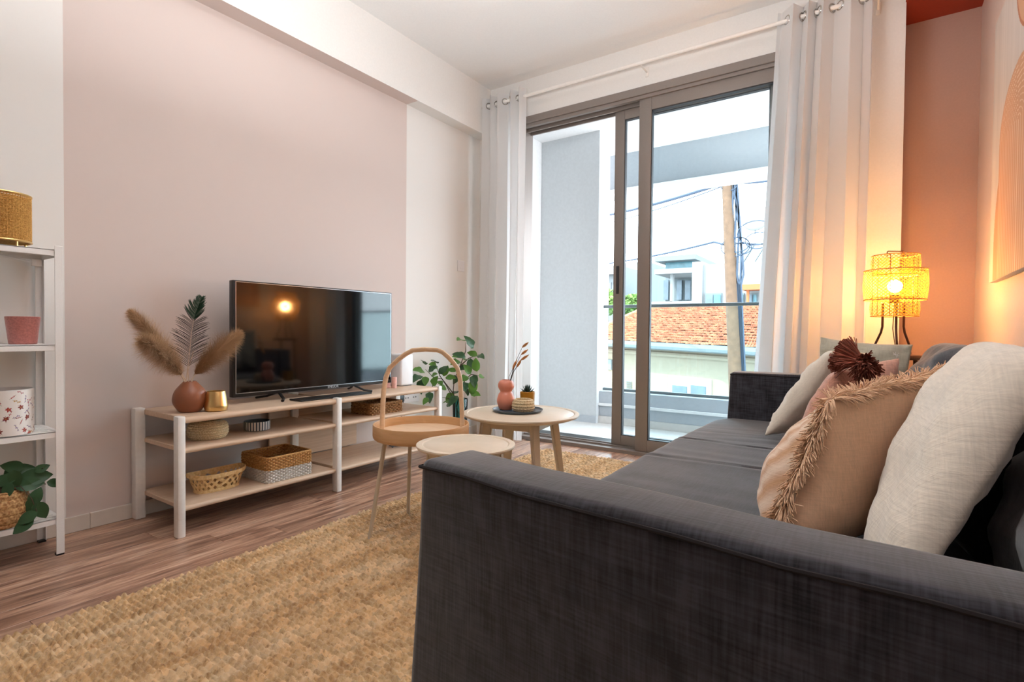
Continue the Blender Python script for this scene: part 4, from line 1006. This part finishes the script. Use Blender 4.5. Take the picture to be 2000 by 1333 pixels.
for x in (-2.79, -1.38, -.015):
    B().tube([(x, 3.6, 2.80), (x, 3.6, 2.768), (x, 3.61, 2.762), (x, YW, 2.762)], .006, 8).box(x-.012, x+.012, YW-.006, YW, 2.73, 2.80, .002, 1).build('bracket', 'legwhite', t)
for x, sg in ((-2.80, -1), (.045, 1)):
    b = B(); T = bmesh.new(); bmesh.ops.create_uvsphere(T, u_segments=16, v_segments=10, radius=.026); b.merge(T, 0, Matrix.Translation((x+sg*.02, 3.6, 2.782)) @ Matrix.Diagonal((1.2, 1, 1, 1))); b.build('finial', 'legwhite', t)

# ================================================================== SOFA
t = sofa = thing('sofa', 'long charcoal grey fabric sofa with low boxy arms', 'sofa', (-.1, 1.7, 0))
def arm(pts, z0, z1, bulge, pipe=True):
    """pts: 4 plan corners outer-front, inner-front, inner-back, outer-back"""
    T = bmesh.new(); n = 10; vb = []
    q = [Vector((*p, 0)) for p in pts]
    bmesh.ops.create_grid(T, x_segments=1, y_segments=1, size=.5); T.clear()
    bot = [T.verts.new((p.x, p.y, z0)) for p in q]; top = [T.verts.new((p.x, p.y, z1)) for p in q]
    T.faces.new(bot[::-1]); T.faces.new(top)
    for i in range(4): T.faces.new((bot[i], bot[(i+1) % 4], top[(i+1) % 4], top[i]))
    bmesh.ops.recalc_face_normals(T, faces=T.faces[:])
    bmesh.ops.bevel(T, geom=T.edges[:], offset=.016, segments=3, profile=.55, affect='EDGES')
    bmesh.ops.subdivide_edges(T, edges=[e for e in T.edges if e.calc_length() > .08], cuts=5, use_grid_fill=True)
    c_ = sum(q, Vector())/4
    for v_ in T.verts:
        k = (v_.co.z-z0)/(z1-z0)
        if k > .96: v_.co.z += bulge*.6
        v_.co.x -= .03*(1-k)*max(0, min(1, (-.3-v_.co.x)/.2))
        v_.co.z += .002*math.sin(v_.co.x*23)+.0012*math.sin(v_.co.x*61+v_.co.y*30)
        v_.co.y += .004*math.sin(v_.co.x*7+v_.co.z*9)
    a = B().merge(T).build('armrest', 'sofa', sofa, sharp=50)
    if pipe:
        s_ = .004; ins = [c_+(p-c_)*.997 for p in q]
        P = []
        for i in range(4):
            p0, p1 = ins[i], ins[(i+1) % 4]
            for k in range(10): p = p0.lerp(p1, k/10); P.append((p.x, p.y+.004*math.sin(p.x*7+z1*9), z1-.007+.002*math.sin(p.x*23)))
        B().tube(P, .0026, 6, True).build('piping', 'pipe', a)
    return a
arm([(-.572, .588), (-.560, .698), (.455, .565), (.445, .467)], .06, .70, .006)
arm([(-.603, 2.975), (-.603, 2.852), (.455, 2.852), (.455, 2.975)], .06, .70, .006)
# seat
P = []; nv = 150
for j in range(nv+1):
    y = .66+(2.856-.66)*j/nv; row = []
    far = min(1, max(0, (2.856-y)/.10)); xf = -.668-.02*math.sin((y-.7)*1.4)+.05*(1-far)**2+.11*max(0, min(1, (1.4-y)/.6))
    for i in range(64):
        s_ = i/63
        if s_ < .7: x = .42+(xf+.045-.42)*(s_/.7); z = .468; k = 1
        elif s_ < .84: a = (s_-.7)/.14*PI/2; x = xf+.045-.045*math.sin(a); z = .468-.045+.045*math.cos(a)
        else: x = xf+.006*math.sin((s_-.84)/.16*PI)*-1; z = .423-(s_-.84)/.16*.33
        dip = 0
        for ys_, dp in ((1.83+.03*(x+.3), .011), (2.165-.06*(x+.3), .010)):
            dip += dp*math.exp(-((y-ys_)/.007)**2)-.004*math.exp(-((y-ys_)/.05)**2)
        wr = .0012*math.sin(y*95+3*math.sin(x*6)+2*math.sin(y*23))*math.exp(-((y-2.35)/.2)**2)*math.sin(x*5+y*3)+.0007*math.sin(y*37+x*4+math.sin(y*13)*2)
        if s_ < .8: z += -dip+wr-.03*max(0, x+.1)*0
        else: x += dip*.6
        row.append((x, y, z))
    P.append(row)
B().grid(P).build('seat_cushion', 'sofa', sofa, sharp=60)
B().box(-.54, .43, .68, 2.86, .07, .40, .01, 2).build('base', 'sofa_dark', sofa)
B().box(.30, .455, .59, 2.96, .07, .80, .03, 3).build('back_frame', 'sofa_dark', sofa)
for x, y in ((-.44, .66), (-.44, 2.92), (.40, .62), (.40, 2.92)): B().box(x-.02, x+.02, y-.02, y+.02, .003, .07, .004, 1).build('leg', 'black', sofa)

def pillow(name, mats, BL, BR, TR, TL, tf, tb, parent=None, pinch=.07, n=30, wr=.004, seed=0, ex=.42, sag_=0, side=1):
    """cushion from its four corners; tf, tb: bulge of the front and back face"""
    BL, BR, TR, TL = [Vector(p) for p in (BL, BR, TR, TL)]; nrm = (BR-BL).cross(TL-BL).normalized(); rr = random.Random(seed); a1, a2, a3 = [rr.uniform(0, 6) for _ in range(3)]
    def S_(u, v, sd):
        u2 = u*(1-pinch*(1-v*v)); v2 = v*(1-pinch*(1-u*u)); p = BL*((1-u2)*(1-v2)/4)+BR*((1+u2)*(1-v2)/4)+TR*((1+u2)*(1+v2)/4)+TL*((1-u2)*(1+v2)/4)
        h = ((1-u**2)*(1-v**2))**ex; h2 = h*(1+sag_*(-v))
        w_ = wr*(math.sin(7*u+3*v+a1)+.8*math.sin(11*v-5*u+a2)+.5*math.sin(19*u+8*v+a3))*h**.5
        e = max(0, max(abs(u), abs(v))-.72)/.28; w_ += wr*.8*math.sin(26*(u if abs(v) > abs(u) else v)+a1)*math.sin(PI*e)
        return p+nrm*((tf*h2+w_) if sd > 0 else -(tb*h2+w_*.6))
    b = B(); idx = {}
    for sd in (1, -1):
        for i in range(n+1):
            for j in range(n+1):
                edge = i in (0, n) or j in (0, n)
                if sd < 0 and edge: idx[(sd, i, j)] = idx[(1, i, j)]; continue
                uu = math.sin((-1+2*i/n)*PI/2*.96)/math.sin(PI/2*.96); vv = math.sin((-1+2*j/n)*PI/2*.96)/math.sin(PI/2*.96)
                idx[(sd, i, j)] = b.b.verts.new(S_(uu, vv, sd))
        for i in range(n):
            for j in range(n):
                q = (idx[(sd, i, j)], idx[(sd, i+1, j)], idx[(sd, i+1, j+1)], idx[(sd, i, j+1)])
                b.b.faces.new(q if sd > 0 else q[::-1]).material_index = 0 if sd > 0 or len(mats) == 1 else 1
    o = b.build(name, mats, parent, sharp=75); return o, S_
# three back cushions of the sofa
for k, (y0, y1, top, xs) in enumerate(((.60, 1.33, .855, .04), (1.34, 2.06, .855, -.02), (2.05, 2.72, .865, -.05))):
    pillow('back_cushion', ['sofa_dark'], (.20+xs, y1, .46), (.20+xs, y0, .46), (.325+xs, y0, top), (.325+xs, y1, top), .125, .06, sofa, .03, 30, .007, k+1, .30)

# ---- loose cushions
Mr = fabric('sand_ribbed_cotton', S(222, 178, 140), 300, .18, sheen=.3, bump=.9, dist=.003)
v_ = Mr.coords((1, 1, 1)); sp = Mr.n('SeparateXYZ'); Mr.l(v_, sp.inputs[0]); 
wv = Mr.n('TexWave', wave_type='BANDS'); wv.bands_direction = 'Y'; wv.inputs['Scale'].default_value = 9; wv.inputs['Distortion'].default_value = .5; Mr.l(v_, wv.inputs['Vector'])
Mr.color(Mr.mix(S(214, 168, 130), S(242, 218, 196), wv.outputs['Fac'])); M['sand_rib'] = Mr.m
fo, fs_ = pillow('fringed_cushion', ['sand_rib', 'beige'], (-.02, 1.62, .50), (-.15, 1.14, .485), (-.07, 1.26, .765), (.165, 1.68, .812), .115, .085, None, .035, 36, .003, 11, .34, .55)
tag(fo, 'large sand coloured cushion with fringed edges, nearest on the sofa', 'cushion')
def fringe(edge, n, L, parent, seed, outd=None, mat='fringe'):
    rr = random.Random(seed); vs, fs = [], []; o0 = parent.location
    for i in range(n):
        s_ = (i+rr.random())/n; p, outv, tang = edge(s_); ln = L*rr.uniform(.75, 1.15); r_ = .0016
        pts = [p]; dv = (outv+tang*rr.gauss(0, .18)+Vector((rr.gauss(0, .2), rr.gauss(0, .2), rr.gauss(0, .2)-.1))).normalized()
        for k in range(5):
            dv = (dv+Vector((0, 0, -.16))+tang*rr.gauss(0, .16)+outv*rr.gauss(0, .12)).normalized(); pts.append(pts[-1]+dv*ln/5)
        sd = tang.normalized(); up = sd.cross(outv).normalized(); n0 = len(vs)
        for k, q in enumerate(pts):
            w_ = r_*(1.25-.1*k); vs += [q-o0+sd*w_, q-o0+up*w_*.9, q-o0-sd*w_, q-o0-up*w_*.9]
        for k in range(5):
            for m_ in range(4): a = n0+4*k+m_; c_ = n0+4*k+(m_+1) % 4; fs.append((a, c_, c_+4, a+4))
    fastmesh('fringe', vs, fs, mat, parent, kind='stuff')
def edger(u0, v0, u1, v1):
    def f(s_):
        u, v = u0+(u1-u0)*s_, v0+(v1-v0)*s_; p = fs_(u*.999, v*.999, 1); q = fs_(u*.6, v*.6, 1)*.5+fs_(u*.6, v*.6, -1)*.5
        if u0 == u1: q = (fs_(u*.5, v, 1)+fs_(u*.5, v, -1))/2
        else: q = (fs_(u, v*.5, 1)+fs_(u, v*.5, -1))/2
        tg = fs_(u0+(u1-u0)*min(1, s_+.03), v0+(v1-v0)*min(1, s_+.03), 1)-fs_(u0+(u1-u0)*max(0, s_-.03), v0+(v1-v0)*max(0, s_-.03), 1)
        return p, (p-q).normalized(), tg.normalized()
    return f
def shifted(f, off, tilt):
    def g(s_):
        p, o_, t_ = f(s_); return p+Vector(off)*(1+.5*math.sin(s_*9)), (o_+Vector(tilt)*(1+.6*math.sin(s_*13))).normalized(), t_
    return g
eR, eT, eL = edger(1, -1, 1, 1), edger(1, 1, -1, 1), edger(-1, -1, -1, 1)
for e, n_, sd in ((eR, 300, 1), (eT, 330, 2), (eL, 180, 3)):
    fringe(shifted(e, (0, 0, 0), (.35, -.35, 0)), n_, .036, fo, sd); fringe(shifted(e, (.004, -.004, .002), (.9, -.7, -.2)), n_, .034, fo, sd+5)
    if sd < 3: fringe(shifted(e, (-.004, 0, .002), (-.5, .1, .2)), int(n_*.7), .026, fo, sd+9)
# knitted cream cushion
ko, _k = pillow('knitted_cushion', ['knit'], (.02, 1.32, .50), (.005, .79, .505), (.225, 1.10, .872), (.275, 1.72, .872), .095, .03, None, .03, 34, .004, 21, .38, -.3)
tag(ko, 'big cream knitted cushion leaning on the sofa back at the right', 'cushion')
# cream, sage and rose cushions by the far arm
po, _p = pillow('cushion', ['cushion_cream'], (-.19, 2.72, .50), (-.36, 2.36, .485), (-.13, 2.38, .835), (.0, 2.74, .82), .085, .07, None, .06, 30, .005, 31, .42)
tag(po, 'plain cream cushion standing foremost near the far sofa arm', 'cushion')
go, _g = pillow('cushion', ['sage'], (-.235, 2.83, .52), (.11, 2.66, .52), (.13, 2.70, .86), (-.205, 2.84, .885), .05, .05, None, .06, 30, .006, 41, .45)
tag(go, 'pale sage grey cushion with tiny embroidered mark behind the tassels', 'cushion')
b = B(); base_ = _g(.78, .72, 1)+Vector((0, -.002, 0)); ex_ = (Vector((.11, 2.66, 0))-Vector((-.235, 2.83, 0))).normalized()
for k, (x1, z1_, x2, z2_) in enumerate(((-.012, .012, -.004, .004), (-.004, .016, -.002, .004), (.003, .004, .009, .010), (-.012, .004, .010, .002), (-.002, .002, .002, -.008), (.003, .002, .006, -.006))):
    b.tube([base_+ex_*x1+Vector((0, -.003, z1_)), base_+ex_*x2+Vector((0, -.003, z2_))], .0009, 4)
b.build('embroidered_mark', 'bowl_white', go)
ro, _r2 = pillow('tassel_cushion', ['rose'], (-.05, 2.12, .50), (-.20, 1.76, .49), (-.085, 1.90, .79), (.07, 2.22, .82), .085, .07, None, .05, 30, .003, 51, .42)
tag(ro, 'dusty rose cushion with a bunch of rust tassels at its top corner', 'cushion')
def tassel(p, d, L, parent, seed, nstr=190):
    rr = random.Random(seed); d = Vector(d).normalized(); vs, fs = [], []; o0 = parent.location; a = d.orthogonal().normalized(); c_ = d.cross(a)
    for i in range(nstr):
        an = rr.random()*2*PI; r0 = .010*rr.random()**.5; rad = a*math.cos(an)+c_*math.sin(an); pt_ = Vector(p)+rad*r0; dv = (d+rad*.26*(r0/.010)+Vector((rr.gauss(0, .07), rr.gauss(0, .07), rr.gauss(0, .07)))).normalized(); n0 = len(vs); e = rad.cross(d).normalized(); Li = L*rr.uniform(.85, 1.08)
        for k in range(5):
            w_ = .0023; vs += [pt_-o0+e*w_, pt_-o0+rad*w_, pt_-o0-e*w_]
            dv = (dv+Vector((rr.gauss(0, .09), rr.gauss(0, .09), rr.gauss(0, .09)-.07))).normalized(); pt_ = pt_+dv*Li/4
        for k in range(4):
            for m_ in range(3): q = n0+3*k+m_; q2 = n0+3*k+(m_+1) % 3; fs.append((q, q2, q2+3, q+3))
    fastmesh('tassel', vs, fs, 'tassel', parent, kind='stuff')
    bb = B(); T = bmesh.new(); bmesh.ops.create_uvsphere(T, u_segments=12, v_segments=8, radius=.012); bb.merge(T, 0, Matrix.Translation(Vector(p))); bb.build('tassel_knot', 'tassel', parent)
hubp = V3(at(1688, 708, 1.95))
for k, (px, py, Y, L) in enumerate(((1645, 668, 1.92, .075), (1622, 704, 1.86, .08), (1695, 699, 1.80, .06), (1682, 732, 1.74, .085), (1715, 722, 1.80, .06))):
    e = V3(at(px, py, Y)); hp_ = hubp+(e-hubp)*.3+Vector((0, -.03, .0)); tassel(hp_, e-hp_, L*.8, ro, 60+k)

# ================================================================== LAMP
lx, ly = .082, 3.33
t = thing('side_table', 'small dark stool carrying the lamp behind the cushions', 'side table', (lx, ly, 0))
B().lathe([(0, .775), (.118, .775), (.122, .782), (.122, .79), (.118, .797), (0, .797)], (lx, ly, 0), 40).build('tabletop', 'darkmetal', t)
for k in range(3):
    a = k*2*PI/3; B().tube([(lx+.09*math.cos(a), ly+.09*math.sin(a), .777), (lx+.11*math.cos(a), ly+.11*math.sin(a), .0)], .010, 8).build('leg', 'darkmetal', t)
t = thing('table_lamp', 'lit tiered bamboo lamp on bent dark legs in the corner', 'lamp', (lx, ly, .797))
def tier(R0, R1, z0, z1, n, label=None):
    b = B()
    for fam in (1, -1):
        for k in range(n):
            P = []
            for i in range(9):
                s_ = i/8; a = 2*PI*k/n+fam*s_*(z1-z0)/R0*1.15; bow = math.sin(PI*s_)*.006; r_ = R0+(R1-R0)*s_+bow+.0008*fam
                P.append([(lx+r_*math.cos(a+q*.0021/R0), ly+r_*math.sin(a+q*.0021/R0), z0+(z1-z0)*s_) for q in (-1, 1)])
            b.grid(P)
    o = b.build('shade_tier', 'rattan_lit', t, kind='stuff')
    for z, r_ in ((z0, R0), (z1, R1)):
        B().tube([(lx+r_*math.cos(2*PI*k/48), ly+r_*math.sin(2*PI*k/48), z) for k in range(48)], .003, 6, True).build('hoop', 'rattan', t)
    return o
tier(.101, .099, .992, 1.085, 34); tier(.131, .133, 1.075, 1.225, 44); tier(.098, .100, 1.20, 1.300, 34)
b = B()
for k in range(6):
    a = k*PI/3+.3; b.tube([(lx+.098*math.cos(a), ly+.098*math.sin(a), 1.0), (lx+.098*math.cos(a), ly+.098*math.sin(a), 1.30)], .0018, 5)
    b.tube([(lx+.098*math.cos(a), ly+.098*math.sin(a), 1.08), (lx+.131*math.cos(a), ly+.131*math.sin(a), 1.08)], .0018, 5); b.tube([(lx+.098*math.cos(a), ly+.098*math.sin(a), 1.222), (lx+.132*math.cos(a), ly+.132*math.sin(a), 1.222)], .0018, 5)
b.build('wire_frame', 'darkmetal', t)
rv = RIGHT
hb = Vector((lx, ly, 0)); B().tube([hb-rv*.043+Vector((0, 0, 1.295)), hb-rv*.043+Vector((0, 0, 1.318)), hb-rv*.039+Vector((0, 0, 1.322)), hb+rv*.039+Vector((0, 0, 1.322)), hb+rv*.043+Vector((0, 0, 1.318)), hb+rv*.043+Vector((0, 0, 1.295))], .0028, 6).build('handle', 'darkmetal', t)
for k, (an) in enumerate((180, 300, 60)):
    a = math.radians(an-34+12); dr = Vector((math.cos(a), math.sin(a), 0)); B().tube([hb+dr*.052+Vector((0, 0, 1.06)), hb+dr*.052+Vector((0, 0, .94)), hb+dr*.058+Vector((0, 0, .91)), hb+dr*.085+Vector((0, 0, .845)), hb+dr*.09+Vector((0, 0, .801))], .0055, 8).build('leg', 'darkmetal', t)
B().tube([hb+Vector((0, 0, 1.06)), hb+Vector((0, 0, 1.10))], .02, 14).build('socket', 'darkmetal', t)
B().tube([hb+Vector((0, 0, 1.06)), hb+Vector((-.005, -.01, .93)), hb+Vector((.005, -.02, .85)), hb+Vector((.03, .03, .801)), hb+Vector((.06, .05, .8))], .0025, 6).build('cord', 'stem', t)
me_ = bpy.data.materials.new('lit_bulb'); me_.use_nodes = True; tt = me_.node_tree; tt.nodes.clear(); oo = tt.nodes.new('ShaderNodeOutputMaterial'); ee = tt.nodes.new('ShaderNodeEmission'); ee.inputs[0].default_value = (1, .72, .36, 1); ee.inputs[1].default_value = 30; tt.links.new(ee.outputs[0], oo.inputs[0]); M['bulb'] = me_
b = B(); T = bmesh.new(); bmesh.ops.create_uvsphere(T, u_segments=20, v_segments=14, radius=.032); b.merge(T, 0, Matrix.Translation((lx, ly, 1.145))); bo = b.build('bulb', 'bulb', t)
light('lamp_bulb_light', 'POINT', (lx, ly, 1.145), (0, 0, 0), 58, (1, .47, .14), shadow_soft_size=.04)
bo.visible_shadow = True

# ================================================================== PAINTING
K_ = .44/.4915; ya, yb, za, zb = 2.45*K_, 3.715*K_, .9+.275*K_, .9+1.61*K_
t = thing('wall_painting', 'large abstract canvas of tan arches on the right wall', 'painting', (XR, (ya+yb)/2, za))
B().box(.4405, XR-.001, ya, yb, za, zb, .002, 1).build('canvas', 'white', t)
NY, NZ2 = 260, 280; Yg, Zg = np.meshgrid(np.linspace(ya+.001, yb-.001, NY), np.linspace(za+.001, zb-.001, NZ2), indexing='ij')
Yg, Zg = Yg/K_, .9+(Zg-.9)/K_
rs = np.random.RandomState(2)
st = rs.rand(NY, 1)*.5+.5*np.interp(np.linspace(0, 1, NY), np.linspace(0, 1, 30), rs.rand(30))[:, None]
cl = np.ones((NY, NZ2, 3))*np.array(S(206, 200, 196)[:3])*(0.86+.22*st[..., None])
rust, tan, ltan, cream = [np.array(S(*c)[:3]) for c in ((166, 110, 84), (206, 160, 128), (220, 180, 150), (236, 214, 190))]
d2 = np.where(Zg < 1.30, np.abs(Yg-3.1)/.515, np.sqrt(((Yg-3.1)/.515)**2+((Zg-1.30)/.62)**2)); k = d2 < 1; cl[k] = tan*.86
d1 = np.where(Zg < 1.82, np.abs(Yg-3.1)/.42, np.sqrt(((Yg-3.1)/.42)**2+((Zg-1.82)/.27)**2)); k = d1 < 1.0; cl[k] = tan*(.92+.16*st[..., None]*np.ones_like(cl))[k]
cl[k & (np.mod(d1*11, 1) < .13)] = cream; cl[(d1 > .985) & (d1 < 1.0)] = ltan*.8
d3 = np.sqrt(((Yg-2.88)/.335)**2+((Zg-2.48)/.335)**2); k = d3 < 1; cl[k] = tan; cl[(d3 < 1) & (d3 > .95)] = rust*1.2
M['art'] = colmat('abstract_print', 'print', .7).m
Yg, Zg = Yg*K_, .9+(Zg-.9)*K_
vs = np.stack([np.full_like(Yg, .440)-XR, Yg-(ya+yb)/2, Zg-za], -1).reshape(-1, 3); idx = np.arange(NY*NZ2).reshape(NY, NZ2)
f = np.stack([idx[:-1, :-1], idx[:-1, 1:], idx[1:, 1:], idx[1:, :-1]], -1).reshape(-1, 4)
o = fastmesh('print', vs, f, 'art', t, smooth=False); ca = o.data.color_attributes.new('print', 'FLOAT_COLOR', 'POINT'); ca.data.foreach_set('color', np.concatenate([cl.reshape(-1, 3), np.ones((NY*NZ2, 1))], 1).ravel().astype(np.float32))
